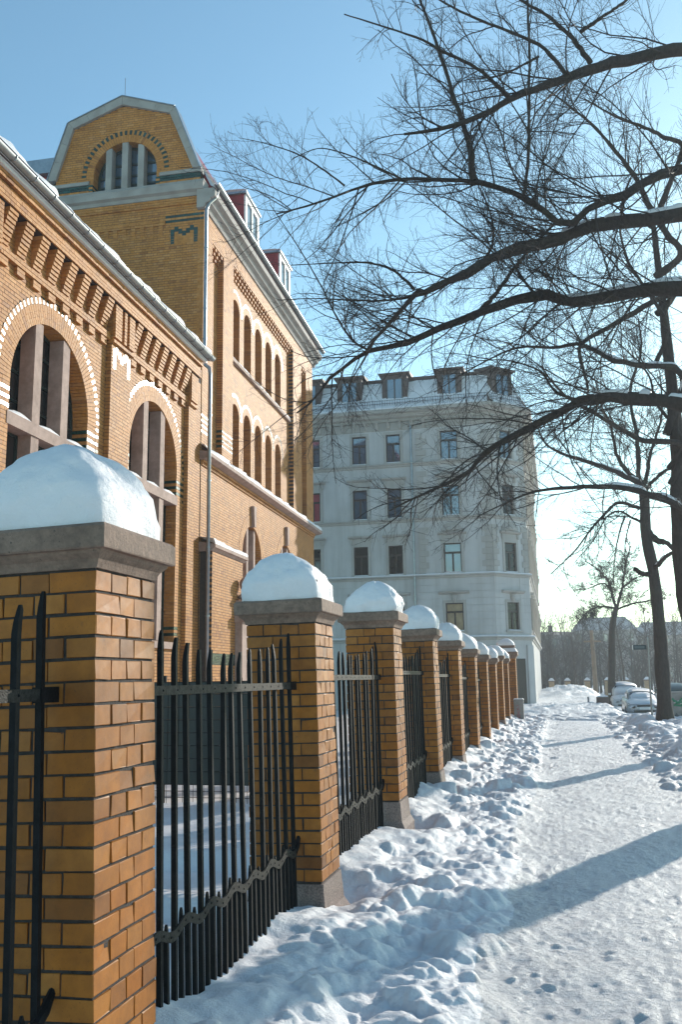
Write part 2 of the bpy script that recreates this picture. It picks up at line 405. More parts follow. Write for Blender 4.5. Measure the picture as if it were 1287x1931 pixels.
def build_ground():
    xs = axis([(-9.2, -2.4, 0.12), (-2.4, -1.75, 0.03), (-1.75, 0.0, 0.0145), (0.0, 2.2, 0.02), (2.2, 4.6, 0.04), (4.6, 14.0, 0.25)])
    ys = [1.2]
    while ys[-1] < 40: ys.append(ys[-1] + min(max(0.00055 * ys[-1] ** 2, 0.013), 0.05))
    while ys[-1] < 115: ys.append(ys[-1] + 0.28)
    ys = np.array(ys)
    X, Y = np.meshgrid(xs, ys)
    jb = 0.35 * fbm(Y * 0.5, X * 0.3, 3, 3)
    bank = 1 - smooth01(-0.85, -0.25, X + jb)                       # 1 on the bank beside the fence
    yard = 1 - smooth01(-2.25, -1.95, X)
    far = smooth01(35.0, 37.5, Y)                                     # the side street
    bank = bank * (1 - far * 0.85)
    rb = smooth01(1.7, 2.6, X + 0.5 * fbm(Y * 0.4, X * 0.4, 9, 3)) * smooth01(13, 17, Y) * (1 - far)   # ploughed bank by the trees
    H = 0.05 * fbm(X * 0.5, Y * 0.35, 11, 4)
    H = H + bank * (0.07 + 0.13 * (1 - smooth01(-1.8, -0.9, X)) + 0.10 * smooth01(10.5, 12, Y) * (1 - smooth01(-1.9, -1.3, X)))
    H = H + bank * (1 - yard) * 0.10 * fbm(X * 2.2, Y * 2.0, 21, 4)
    H = H + rb * (0.22 + 0.22 * fbm(X * 1.2, Y * 1.0, 31, 4))
    H = H * (1 - yard) + yard * (0.08 + 0.05 * fbm(X * 0.7, Y * 0.6, 41, 4)
        + 0.16 * smooth01(0.0, 0.35, Y - 8.2 - 0.15 * X + 0.3 * fbm(X, Y, 43, 3)) * (1 - smooth01(0.4, 1.6, Y - 8.2 - 0.15 * X))
        + 0.10 * smooth01(0.0, 0.25, Y - 6.3 - 0.1 * X + 0.2 * fbm(X, Y, 44, 3)) * (1 - smooth01(0.3, 0.9, Y - 6.3 - 0.1 * X)))
    # trodden path: ruts and crumbs
    path = (1 - bank) * (1 - rb) * (1 - yard)
    H = H + path * (0.020 * fbm(X * 2.6, Y * 1.8, 51, 4) + 0.017 * np.abs(fbm(X * 9, Y * 6, 61, 3)) + 0.009 * fbm(X * 20, Y * 16, 65, 2))
    # lumps thrown up on both banks
    bl = []
    for k in range(6000):
        y = rng.uniform(2.4, 36); x = rng.uniform(-1.62, -0.05)
        if x < -1.30 and rng.random() < 0.65: continue
        if x > -0.55 and rng.random() < 0.75: continue
        r = rng.choice([0.022, 0.04, 0.07, 0.11, 0.17], p=[0.46, 0.32, 0.14, 0.06, 0.02]) * rng.uniform(0.8, 1.3)
        if x > -0.5 and r > 0.06: r *= 0.5
        bl.append((x, y, r, r * rng.uniform(0.28, 0.62)))
    for k in range(1500):
        y = rng.uniform(13, 37); x = rng.uniform(1.5, 4.4)
        r = rng.choice([0.06, 0.10, 0.16, 0.26], p=[0.45, 0.35, 0.16, 0.04]); bl.append((x, y, r, r * rng.uniform(0.35, 0.6)))
    for k in range(1100):
        y = rng.uniform(36, 60); x = rng.uniform(-1.5, 6)
        r = rng.uniform(0.12, 0.4); bl.append((x, y, r, r * rng.uniform(0.15, 0.4)))
    for k in range(4000):
        y = rng.uniform(2.4, 30); x = rng.uniform(-0.4, 2.0)
        r = rng.uniform(0.016, 0.035); bl.append((x, y, r, r * rng.uniform(0.2, 0.45)))
    bl.sort(key=lambda b: -b[2])
    blob_field(X, Y, xs, ys, H, bl)
    H -= 0.45 * smooth01(2.5, 3.5, X) * smooth01(36, 44, Y)          # the carriageway lies lower
    # fine crust on the lumps
    H = H + bank * (1 - yard) * (0.016 * fbm(X * 12, Y * 11, 71, 3) * smooth01(-1.75, -1.2, X) + 0.06 * np.abs(fbm(X * 4, Y * 3.6, 75, 5)) * smooth01(-1.75, -1.25, X))
    # footprints
    for k in range(620):
        y = rng.uniform(2.8, 30); x = rng.uniform(-0.45, 1.9); a = rng.normal(0, 0.35); L = rng.uniform(0.12, 0.16); Wd = rng.uniform(0.045, 0.06)
        i0, i1 = np.searchsorted(xs, [x - 0.25, x + 0.25]); j0, j1 = np.searchsorted(ys, [y - 0.25, y + 0.25])
        dx = X[j0:j1, i0:i1] - x; dy = Y[j0:j1, i0:i1] - y
        u = dy * math.cos(a) + dx * math.sin(a); v = dx * math.cos(a) - dy * math.sin(a)
        d = np.sqrt((u / L) ** 2 + (v / Wd) ** 2)
        H[j0:j1, i0:i1] += rng.uniform(0.03, 0.2) * (-0.020 * (1 - smooth01(0.75, 1.05, d)) + 0.008 * np.exp(-((d - 1.25) / 0.22) ** 2))
    # scoured hollows round the plinths, thin snow where the bars stand
    for i in range(10):
        yc = PY0 + i * PITCH + 0.5
        H -= 0.20 * np.exp(-((X + 1.56) / 0.13) ** 2 - ((Y - yc) / 0.22) ** 2) + 0.05 * np.exp(-((X + 1.5) / 0.12) ** 2 - ((Y - yc + 0.4) / 0.25) ** 2)
    # low heap of rubble and snow far down the path
    H += 0.95 * np.exp(-((X - 0.8) / 2.6) ** 2 - ((Y - 78) / 9) ** 2) * (1 + 0.5 * fbm(X * 0.9, Y * 0.5, 81, 4)) + far * 0.07 * fbm(X * 0.9, Y * 0.7, 91, 4)
    nx, ny = len(xs), len(ys)
    V = np.stack([X.ravel(), Y.ravel(), H.ravel()], 1)
    idx = np.arange(nx * ny).reshape(ny, nx)
    F = np.stack([idx[:-1, :-1].ravel(), idx[:-1, 1:].ravel(), idx[1:, 1:].ravel(), idx[1:, :-1].ravel()], 1)
    cx = (X[:-1, :-1] + X[1:, 1:]).ravel() / 2
    pm = ((path[:-1, :-1] > 0.5) | (far[:-1, :-1] > 0.5)).ravel().astype(int)
    o = link('snow_path', npmesh('snow_path', V, F, [M['snow'], M['snow_path']], pm, True))
    tag(o, kind='structure')
    return xs, ys, H
GX, GY, GH = build_ground()
def ground_z(x, y):
    i = int(np.clip(np.searchsorted(GX, x), 0, len(GX) - 1)); j = int(np.clip(np.searchsorted(GY, y), 0, len(GY) - 1))
    return float(GH[j, i])

gx = np.concatenate([np.linspace(-700, -60, 12), np.linspace(-50, 50, 60), np.linspace(60, 700, 12)])
gy = np.concatenate([np.linspace(-60, 150, 110), np.linspace(170, 1500, 14)])
gX, gY = np.meshgrid(gx, gy)
gH = -0.22 + 0.06 * fbm(gX * 0.2, gY * 0.2, 5, 3)
gi = np.arange(gX.size).reshape(gX.shape)
tag(link('ground', npmesh('ground', np.stack([gX.ravel(), gY.ravel(), gH.ravel()], 1),
    np.stack([gi[:-1, :-1].ravel(), gi[:-1, 1:].ravel(), gi[1:, 1:].ravel(), gi[1:, :-1].ravel()], 1), M['snow'], None, True)), kind='structure')

# ------------------------------------------------------------------ brick fence pillars
ORD = ['first', 'second', 'third', 'fourth', 'fifth', 'sixth', 'seventh', 'eighth', 'ninth', 'tenth']

def chamfer_brick(sx, sy, sz, c, jit):
    """box with chamfered edges, 24 verts, 44 triangles, slightly uneven"""
    V = []; idx = {}
    for ax in range(3):
        for sgn in (-1, 1):
            for a in (-1, 1):
                for b in (-1, 1):
                    p = [0, 0, 0]; o = [k for k in range(3) if k != ax]
                    h = (sx / 2, sy / 2, sz / 2)
                    p[ax] = sgn * h[ax]; p[o[0]] = a * (h[o[0]] - c); p[o[1]] = b * (h[o[1]] - c)
                    key = [0, 0, 0]; key[ax] = sgn; key[o[0]] = a; key[o[1]] = b
                    idx[(ax, tuple(key))] = len(V); V.append([q + random.gauss(0, jit) for q in p])
    F = []
    for ax in range(3):
        o = [k for k in range(3) if k != ax]
        for sgn in (-1, 1):
            q = []
            for a, b in ((-1, -1), (1, -1), (1, 1), (-1, 1)):
                key = [0, 0, 0]; key[ax] = sgn; key[o[0]] = a; key[o[1]] = b; q.append(idx[(ax, tuple(key))])
            F.append(q if (sgn > 0) == (ax != 1) else q[::-1])
    for a1 in range(3):
        for a2 in range(a1 + 1, 3):
            a3 = 3 - a1 - a2
            for s1 in (-1, 1):
                for s2 in (-1, 1):
                    q = []
                    for (ax, s3) in ((a1, -1), (a1, 1), (a2, 1), (a2, -1)):
                        key = [0, 0, 0]; key[a1] = s1; key[a2] = s2; key[a3] = s3; q.append(idx[(ax, tuple(key))])
                    F.append(q)
    for s in [(a, b, c_) for a in (-1, 1) for b in (-1, 1) for c_ in (-1, 1)]:
        F.append([idx[(0, s)], idx[(1, s)], idx[(2, s)]])
    return V, F

BH = 0.0715
KINDS = {}
for nm, (sx, sy) in {'lx': (0.190, 0.120), 'mx': (0.116, 0.120), 'hx': (0.120, 0.1205), 'ly': (0.120, 0.190), 'my': (0.120, 0.116), 'hy': (0.1205, 0.120)}.items():
    KINDS[nm] = []
    for k in range(9):
        V, F = chamfer_brick(sx, sy, BH, random.uniform(0.0010, 0.0022), 0.0012)
        if k % 5 == 0:      # a chipped corner
            q = max(range(24), key=lambda t: random.random() + (V[t][2] > 0)); c0 = Vector(V[q])
            for t in range(24):
                if (Vector(V[t]) - c0).length < 0.012: V[t] = [V[t][0] * (1 - random.uniform(0.03, 0.08)), V[t][1] * (1 - random.uniform(0.03, 0.08)), V[t][2] * (1 - random.uniform(0.1, 0.25))]
        me = bpy.data.meshes.new('brick'); me.from_pydata(V, [], F); me.materials.append(M['brick']); me.update(); KINDS[nm].append(me)

def course_layout(kind):
    """brick centres (x, y) of one course, pillar centred on 0"""
    h = PW / 2; d = 0.06; L = []
    a = 'x' if kind else 'y'
    c_l = h - 0.095
    for s in (-1, 1):
        for k, t in (('l', -c_l), ('m', 0.0), ('l', c_l)):
            L.append((k + a, (t, s * (h - d)) if a == 'x' else (s * (h - d), t)))
        b = 'h' + ('x' if a == 'x' else 'y')
        for t in (-0.065, 0.065):
            L.append((b, (s * (h - d), t) if a == 'x' else (t, s * (h - d))))
    return L

def snow_dome(name, label, loc, half, height, seed, flat=2.2, notch=None):
    n, m_ = 104, 48
    V = []; F = []
    for i in range(m_ + 1):
        s = i / m_
        for k in range(n):
            w = 2 * math.pi * k / n
            p = 7 * s + 2.3 * (1 - s)
            rr = half * s / ((abs(math.cos(w)) ** p + abs(math.sin(w)) ** p) ** (1 / p))
            V.append([rr * math.cos(w), rr * math.sin(w), height * (1 - s ** flat) ** 0.56])
    V = np.array(V)
    ang = np.arctan2(V[:, 1], V[:, 0]); lx, ly = random.gauss(0, 0.03), random.gauss(0, 0.03)
    hz_ = np.clip(V[:, 2] / height, 0, 1)
    V[:, 0] += lx * hz_; V[:, 1] += ly * hz_
    edge = 1 - 0.05 * np.clip(fbm(np.cos(ang) * 2.2 + seed, np.sin(ang) * 2.2, seed + 9, 4) + 0.25, 0, 1) * (1 - hz_) ** 2
    V[:, :2] *= edge[:, None]
    V[:, 2] += 0.05 * fbm(V[:, 0] * 3.5 + seed * 1.7, V[:, 1] * 3.5, seed + 2, 2) * np.clip(V[:, 2] / height * 2, 0, 1)
    V[:, 2] += 0.020 * fbm(V[:, 0] * 6 + seed * 3.1, V[:, 1] * 6, seed, 3) * np.clip(V[:, 2] / height * 3, 0, 1)
    crust = 0.010 * fbm(np.arctan2(V[:, 1], V[:, 0]) * 7 + seed, V[:, 2] * 30 + np.hypot(V[:, 0], V[:, 1]) * 14, seed + 3, 3)
    V[:, 2] += crust * np.clip(V[:, 2] / height * 2, 0, 1)
    side = 0.020 * fbm(np.arctan2(V[:, 1], V[:, 0]) * 3 + seed, V[:, 2] * 16, seed + 5, 3)
    side = side + crust * 0.8
    rad = np.hypot(V[:, 0], V[:, 1]) + 1e-6
    band = 0.011 * np.sin(np.clip((V[:, 2] - height * 0.22) / 0.05, -3.14, 3.14))     # a settled layer line
    V[:, :2] *= (1 + ((side + band) / rad * np.clip(rad / half, 0, 1))[:, None])
    if notch:
        d = np.sqrt(((V - np.array(notch)) ** 2).sum(1)); V[:, :2] *= (1 - 0.14 * np.exp(-(d / 0.03) ** 2))[:, None]
    for i in range(m_):
        for k in range(n): F.append([i * n + k, i * n + (k + 1) % n, (i + 1) * n + (k + 1) % n, (i + 1) * n + k])
    o = link(name, npmesh(name, V, np.array(F), M['snow_cap'], None, True), None, loc)
    o.rotation_euler = (0, 0, random.gauss(0, 0.02))
    return tag(o, label, 'snow', 'snow domes on the fence pillars')

def cap_stone(root, half, z, sc=1.0):
    b = MB(); h = half
    prof = [(h + 0.006, z), (h + 0.012, z + 0.018), (h + 0.020, z + 0.034), (h + 0.040, z + 0.052), (h + 0.046, z + 0.064), (h + 0.066, z + 0.066),
            (h + 0.070, z + 0.072), (h + 0.070, z + 0.148), (h + 0.060, z + 0.160), (h - 0.05, z + 0.185)]
    V = []; F = []
    for r, zz in prof:
        j = lambda: random.gauss(0, 0.0012)
        V += [(-r + j(), -r + j(), zz), (r + j(), -r + j(), zz), (r + j(), r + j(), zz), (-r + j(), r + j(), zz)]
    for i in range(len(prof) - 1):
        for k in range(4): F.append([i * 4 + k, i * 4 + (k + 1) % 4, (i + 1) * 4 + (k + 1) % 4, (i + 1) * 4 + k])
    F.append([3, 2, 1, 0]); e = (len(prof) - 1) * 4; F.append([e, e + 1, e + 2, e + 3])
    return b.add(V, F).build('cap_stone', M['capstone'], root)

for i in range(10):
    zb = PTOP[i] - SH
    lean = R(LEAN[i])
    bx = -PAD - PW / 2 + math.sin(lean) * SH / 2
    lab = {0: 'brick fence pillar nearest the viewer, cut by the left edge', 9: 'brick fence pillar, small, tenth and last before the gate pier'}.get(i, 'brick fence pillar with snow cap, %s from the viewer' % ORD[i])
    root = empty('fence_pillar', (bx, PY0 + i * PITCH + PW / 2, 0), 0, lab, 'pillar', 'brick pillars of the street fence')
    root.rotation_euler = (0, -lean, 0)
    c = PW / 2 - 0.007
    MB().box(-c, c, -c, c, zb - 0.01, PTOP[i] + 0.004).build('mortar_core', M['mortar_dark'], root)
    pit = SH / 21
    joined = MB()
    for r in range(21):
        for kd, (x, y) in course_layout((r + i) % 2 == 0):
            zc = zb + pit * (r + 0.5)
            if i < 6:
                o = link('brick', random.choice(KINDS[kd]), root, (x + random.gauss(0, 0.0012), y + random.gauss(0, 0.0012), zc + random.gauss(0, 0.0006)))
                o.rotation_euler = (0, 0, math.pi if random.random() < 0.5 else 0)
            else:
                sx, sy = {'lx': (0.190, 0.120), 'mx': (0.116, 0.120), 'hx': (0.120, 0.1205), 'ly': (0.120, 0.190), 'my': (0.120, 0.116), 'hy': (0.1205, 0.120)}[kd]
                joined.box(x - sx / 2, x + sx / 2, y - sy / 2, y + sy / 2, zc - BH / 2, zc + BH / 2)
    if i >= 6: joined.build('brickwork', M['brick_i'], root, kind='stuff')
    pl = MB(); h = PW / 2
    pl.frustum(0, 0, zb - 0.20, zb - 0.012, h + 0.022, h + 0.006)
    pl.frustum(0, 0, zb - 0.26, zb - 0.20, h + 0.055, h + 0.0225)
    pl.frustum(0, 0, zb - 0.62, zb - 0.26, h + 0.058, h + 0.0555)
    pl.build('plinth', M['granite'], root)
    cap_stone(root, h, PTOP[i] + 0.004)
    zt = PTOP[i] + 0.18
    slab = {0: 'large snow dome on the nearest pillar, cut by the left edge', 1: 'snow dome with a small dark hole on the second pillar'}.get(i, 'rounded snow dome on top of the %s pillar from the viewer' % ORD[i])
    hs = [0.385, 0.355, 0.33, 0.34, 0.32, 0.33, 0.31, 0.32, 0.33, 0.31][i]
    snow_dome('snow_dome', slab, (bx - math.sin(lean) * zt, PY0 + i * PITCH + PW / 2, zt - 0.02), PW / 2 + 0.052, hs, 100 + i * 7, 2.15 + 0.3 * random.random(), (0.17, -0.27, 0.09) if i == 1 else None)

plug_mb = MB(); plug_mb.lathe([(0.004, -0.012), (0.020, -0.004), (0.024, 0.008), (0.014, 0.020), (0.003, 0.024)], 0, 0, 10)
o = plug_mb.build('hole_plug', M['mortar_dark'], None, True, loc=(-1.655, 6.30, 2.335)); o.rotation_euler = (1.1, 0.5, 0)  # dark lump added to give the dome's small hole its shade
tag(o, 'small dark clod added as the shade of the hole in the snow dome of the second pillar', 'plug', kind='thing')

# wide gate pier at the end of the fence
g = empty('gate_pier', (-1.86, 35.3, 0), 0, 'wide brick gate pier with a double snow top at the far end of the fence', 'pillar')
hw = 0.36
MB().box(-hw + 0.007, hw - 0.007, -hw + 0.007, hw - 0.007, 0.2, 2.30).build('mortar_core', M['mortar_dark'], g)
jb_ = MB()
for r in range(25):
    z = 0.25 + r * 0.0827
    for s in (-1, 1):
        off = 0.065 if r % 2 else 0.0
        e = [-hw] + [t for t in np.arange(-hw + 0.13 + off, hw - 0.05, 0.26 if r % 3 else 0.13)] + [hw]
        for a, b in zip(e[:-1], e[1:]):
            jb_.box(a + 0.004, b - 0.004, s * hw - (0.06 if s > 0 else 0), s * hw + (0.06 if s < 0 else 0), z + 0.005, z + 0.0767)
            jb_.box(s * hw - (0.058 if s > 0 else -0.002), s * hw + (0.058 if s < 0 else -0.002), max(a, -hw + 0.061) + 0.004, min(b, hw - 0.061) - 0.004, z + 0.005, z + 0.0767)
jb_.build('brickwork', M['brick_i'], g, kind='stuff')
pl = MB(); pl.frustum(0, 0, -0.3, 0.24, hw + 0.05, hw + 0.02); pl.build('plinth', M['granite'], g)
cp = MB(); cp.frustum(0, 0, 2.31, 2.42, hw + 0.01, hw + 0.05); cp.frustum(0, 0, 2.42, 2.56, hw + 0.085, hw + 0.085); cp.frustum(0, 0, 2.56, 2.74, hw - 0.02, hw - 0.06); cp.frustum(0, 0, 2.74, 2.80, hw - 0.01, hw - 0.01)
cp.build('cap_stone', M['capstone'], g)
snow_dome('snow_dome', 'upper snow layer on top of the wide gate pier', (-1.86, 35.3, 2.80), hw - 0.01, 0.26, 311)
ring = MB(); ring.frustum(0, 0, 2.563, 2.70, hw + 0.075, hw - 0.01)
o = ring.build('snow_ledge', M['snow'], None, loc=(-1.86, 35.3, 0)); tag(o, 'lower snow band lying on the ledge of the wide gate pier', 'snow')

# ------------------------------------------------------------------ iron fence panels
FX = -1.80
def bar_mesh(z0, z1, w, bend, flare, dy):
    b = MB(); h = w / 2
    lv = [(z0, h, h, 0, 0), (z1 - 0.10, h, h, 0, 0), (z1 - 0.06, h * 0.95, h * 0.85, bend * 0.35, dy * 0.3), (z1 - 0.018, h * (0.72 if not flare else 0.9), h * 0.65, bend * 0.9, dy)]
    lv.append((z1, h * (0.42 if not flare else 1.25), h * (0.4 if not flare else 0.45), bend, dy * (1 if not flare else 1.4)))
    V = []; F = []
    for z, a, c, ox, oy in lv: V += [(-c + ox, -a + oy, z), (c + ox, -a + oy, z), (c + ox, a + oy, z), (-c + ox, a + oy, z)]
    for i in range(len(lv) - 1):
        for k in range(4): F.append([i * 4 + k, i * 4 + (k + 1) % 4, (i + 1) * 4 + (k + 1) % 4, (i + 1) * 4 + k])
    F.append([0, 3, 2, 1]); e = (len(lv) - 1) * 4; F.append([e, e + 1, e + 2, e + 3])
    me = bpy.data.meshes.new('bar'); me.from_pydata(b.add(V, F).v, [], b.f); me.materials.append(M['iron']); me.update(); return me

def wavy(y, y0): return 0.020 * math.sin(2 * math.pi * (y - y0) / 0.332 + 0.4)

def panel(i, ya, yb, dz, label):
    root = empty('iron_fence_panel', (FX, ya, 0), 0, label, 'fence', 'iron fence panels between the pillars')
    lean = R([1.9, 1.35, 1.0, 0.9, 0.6][i] if i < 5 else 0.2)
    root.rotation_euler = (0, -lean, 0); root.location.x += math.sin(lean) * 1.0
    L = yb - ya
    n = int(round((L - 0.17) / 0.166)); sp = (L - 0.17) / n
    zr = 1.61 + dz; zw = 0.53 + dz * 0.8
    ys = [0.085 + k * sp for k in range(n + 1)]
    for k, y in enumerate(ys):
        u = 2 * k / n - 1
        zt = 1.81 + dz + 0.165 * abs(u) ** 2.3 + random.gauss(0, 0.006)
        fl = (k in (4, 5, 6) and i == 1) or random.random() < 0.12
        me = bar_mesh(0.02, zt, 0.0245, random.gauss(0, 0.006), fl, random.gauss(0, 0.006) + (0.014 if fl else 0))
        o = link('bar', me, root, (0, y, 0)); o.rotation_euler = (random.gauss(0, 0.004), random.gauss(0, 0.004), random.gauss(0, 0.03))
    for k in range(n):
        y = (ys[k] + ys[k + 1]) / 2
        o = link('short_bar', bar_mesh(0.02, zw + 0.055 + wavy(y, ya), 0.0215, 0, False, 0), root, (0, y, 0)); o.rotation_euler = (random.gauss(0, 0.006), random.gauss(0, 0.004), 0)
    t = MB(); t.box(0.0135, 0.0225, 0.02, L - 0.09, zr - 0.022, zr + 0.022); rail = t.build('top_rail', M['rail'], root)
    w = MB(); K = 120; V = []; F = []
    for k in range(K + 1):
        y = 0.05 + (L - 0.14) * k / K; z = zw + wavy(y, ya)
        V += [(0.0135, y, z - 0.023), (0.0225, y, z - 0.023), (0.0225, y, z + 0.023), (0.0135, y, z + 0.023)]
    for k in range(K):
        for q in range(4): F.append([k * 4 + q, k * 4 + (q + 1) % 4, (k + 1) * 4 + (q + 1) % 4, (k + 1) * 4 + q])
    F += [[0, 3, 2, 1], [K * 4, K * 4 + 1, K * 4 + 2, K * 4 + 3]]
    w.add(V, F); wr = w.build('wavy_rail', M['rail'], root)
    for rr, zf, st in ((rail, lambda y: zr, 1), (wr, lambda y: zw + wavy(y, ya), 0.5)):
        rv = MB()
        for k in range(int(n / st) + 1):
            y = 0.085 + k * sp * st
            if y > L - 0.1: break
            rv.tube([(0.0225, y, zf(y)), (0.0265, y, zf(y))], [0.0065, 0.004], 6)
        rv.build('rivet', M['iron'], rr, kind='stuff')
    for s, y in ((-1, 0.0), (1, L)):
        br = MB(); br.box(-0.01, 0.028, min(y, y - s * 0.12), max(y, y - s * 0.12), zr - 0.028, zr + 0.028)
        br.build('bracket', M['iron'], root)
        br = MB(); br.tube([(0.01, y - s * 0.10, zw - 0.01), (0.014, y - s * 0.05, zw + 0.02), (0.01, y + s * 0.01, zw + 0.07)], [0.022, 0.020, 0.014], 8)
        br.build('bracket', M['iron'], root)

panel(0, 0.55, PY0, 0.0, 'iron fence panel in front of the nearest pillar, two bars showing at left')
for i in range(9):
    ya = PY0 + i * PITCH + PW; yb = PY0 + (i + 1) * PITCH
    dz = (PTOP[i] + PTOP[i + 1]) / 2 - 2.053
    panel(i + 1, ya, yb, dz, 'black iron bar fence panel between the %s and %s pillars' % (ORD[i], ORD[i + 1]))
panel(10, PY0 + 9 * PITCH + PW, 34.94, 0.03, 'black iron bar fence panel between the last pillar and the gate pier')
# ------------------------------------------------------------------ brick laying
CP = 0.083; HP = 0.13
class Bricks:
    def __init__(s): s.P = []; s.g = []
    def add(s, P8, green=0):
        if green: P8 = [tuple(c + random.gauss(0, 0.0009) for c in p) for p in P8]      # glazed bricks sit a little unevenly
        s.P.append(P8); s.g.append(green)
    def finish(s, root, name, singles=0, inview=None):
        P = np.array(s.P, dtype=float); g = np.array(s.g)
        mw = np.array(root.matrix_world) if False else None
        chosen = np.zeros(len(P), bool)
        if singles:
            c = P.mean(1); d = np.array([inview(q) for q in c]); order = np.argsort(d)[:singles]
            for k in order:
                if d[k] > 1e8: continue
                chosen[k] = True
                me = bpy.data.meshes.new('brick'); me.from_pydata((P[k] - c[k]).tolist(), [], HEXF.tolist())
                me.materials.append(M['green' if g[k] else 'face']); me.update()
                link('brick', me, root, c[k])
        Q = P[~chosen]; gq = g[~chosen]
        V = Q.reshape(-1, 3)
        F = (HEXF[None] + 8 * np.arange(len(Q))[:, None, None]).reshape(-1, 4)
        o = link(name, npmesh(name, V, F, [M['face_i'], M['green_i']], np.repeat(gq, 6)), root); o['kind'] = 'stuff'
        return o

def subtract(spans, cut):
    out = []
    for a, b in spans:
        if cut[1] <= a or cut[0] >= b: out.append((a, b)); continue
        if cut[0] > a: out.append((a, cut[0]))
        if cut[1] < b: out.append((cut[1], b))
    return out

def lay(B, z0, z1, spans, fn, n0, n1, green=None, jit=0.0009):
    """courses from z0 to z1; spans(zm) -> [(u0,u1)] to be filled"""
    rows = int(round((z1 - z0) / CP)); cp = (z1 - z0) / max(rows, 1)
    for r in range(rows):
        za = z0 + r * cp; zm = za + cp / 2
        for a, b in spans(zm):
            off = (1.5 * HP if r % 2 else 0.0)
            k0 = math.floor((a - off) / (3 * HP)) - 1
            edges = []
            k = k0
            while off + k * 3 * HP < b + 0.4:
                edges += [off + k * 3 * HP, off + k * 3 * HP + 2 * HP]; k += 1
            for e0, e1 in zip(edges[:-1], edges[1:]):
                u0, u1 = max(e0, a), min(e1, b)
                if u1 - u0 < 0.03: continue
                j = random.gauss(0, jit)
                gr = green((u0 + u1) / 2, zm, r) if green else 0
                B.add(hex8(fn, u0 + 0.004, u1 - 0.004, za + 0.0062, za + cp - 0.0062, n0, n1 + j), gr)

def letter(B, rows, u0, z1, fn, n0, n1):
    """glazed letter on a header grid; rows from the top"""
    for r, s in enumerate(rows):
        for k, ch in enumerate(s):
            B.add(hex8(fn, u0 + k * HP + 0.0035, u0 + (k + 1) * HP - 0.0035, z1 - (r + 1) * CP + 0.0045, z1 - r * CP - 0.0045, n0, n1 + (0.004 if ch == 'X' else 0)), 1 if ch == 'X' else 0)
LETTER_M = ['.X...X.', 'XXX.XXX', 'X.XXX.X', 'X..X..X', 'X.....X', 'X.....X', 'X.....X']

def arch_ring(B, fn, uc, zs, r0, r1, n0, n1, count, layers=1, greens=None, a0=0.0, a1=math.pi):
    for k in range(count):
        w0 = a0 + (a1 - a0) * k / count; w1 = a0 + (a1 - a0) * (k + 1) / count
        dw = 0.0045 / r0
        cuts = [r0, r1] if layers == 1 else ([r0, r0 + (r1 - r0) * 0.36, r1] if k % 2 else [r0, r0 + (r1 - r0) * 0.64, r1])
        for ra, rb in zip(cuts[:-1], cuts[1:]):
            p = lambda r, w, n: fn(uc + r * math.cos(w), zs + r * math.sin(w), n)
            ra_, rb_ = ra + 0.003, rb - 0.003
            j = random.gauss(0, 0.0012)
            B.add([p(ra_, w0 + dw, n0), p(ra_, w1 - dw, n0), p(ra_, w1 - dw, n1 + j), p(ra_, w0 + dw, n1 + j),
                   p(rb_, w0 + dw, n0), p(rb_, w1 - dw, n0), p(rb_, w1 - dw, n1 + j), p(rb_, w0 + dw, n1 + j)], greens(k) if greens else 0)

def jambs(B, fn, uc, r, z0, z1, n0, n1, wide=2, green=None):
    rows = int(round((z1 - z0) / CP)); cp = (z1 - z0) / rows
    for q in range(rows):
        za = z0 + q * cp + 0.0045; zb = z0 + (q + 1) * cp - 0.0045
        gr = 1 if green and green(q) else 0
        for s in (-1, 1):
            parts = [(0, 2)] if q % 2 else [(0, 1), (1, 2)]
            for a, b in parts:
                e = sorted([uc + s * (r + a * HP), uc + s * (r + b * HP)])
                mid = n0 + (n1 - n0) * (0.35 if q % 2 else 0.65)
                B.add(hex8(fn, e[0] + (0 if (s > 0 and a == 0) else 0.003), e[1] - (0 if (s < 0 and a == 0) else 0.003), za, zb, mid + 0.003, n1), gr)
                if a == 0: B.add(hex8(fn, e[0] + (0 if s > 0 else 0.003), e[1] - (0 if s < 0 else 0.003), za, zb, n0, mid - 0.003), gr)

def arch_loop(uc, r, zs, zb, n=24):
    return [(uc - r, zb)] + [(uc - r * math.cos(math.pi * k / n), zs + r * math.sin(math.pi * k / n)) for k in range(n + 1)] + [(uc + r, zb)]

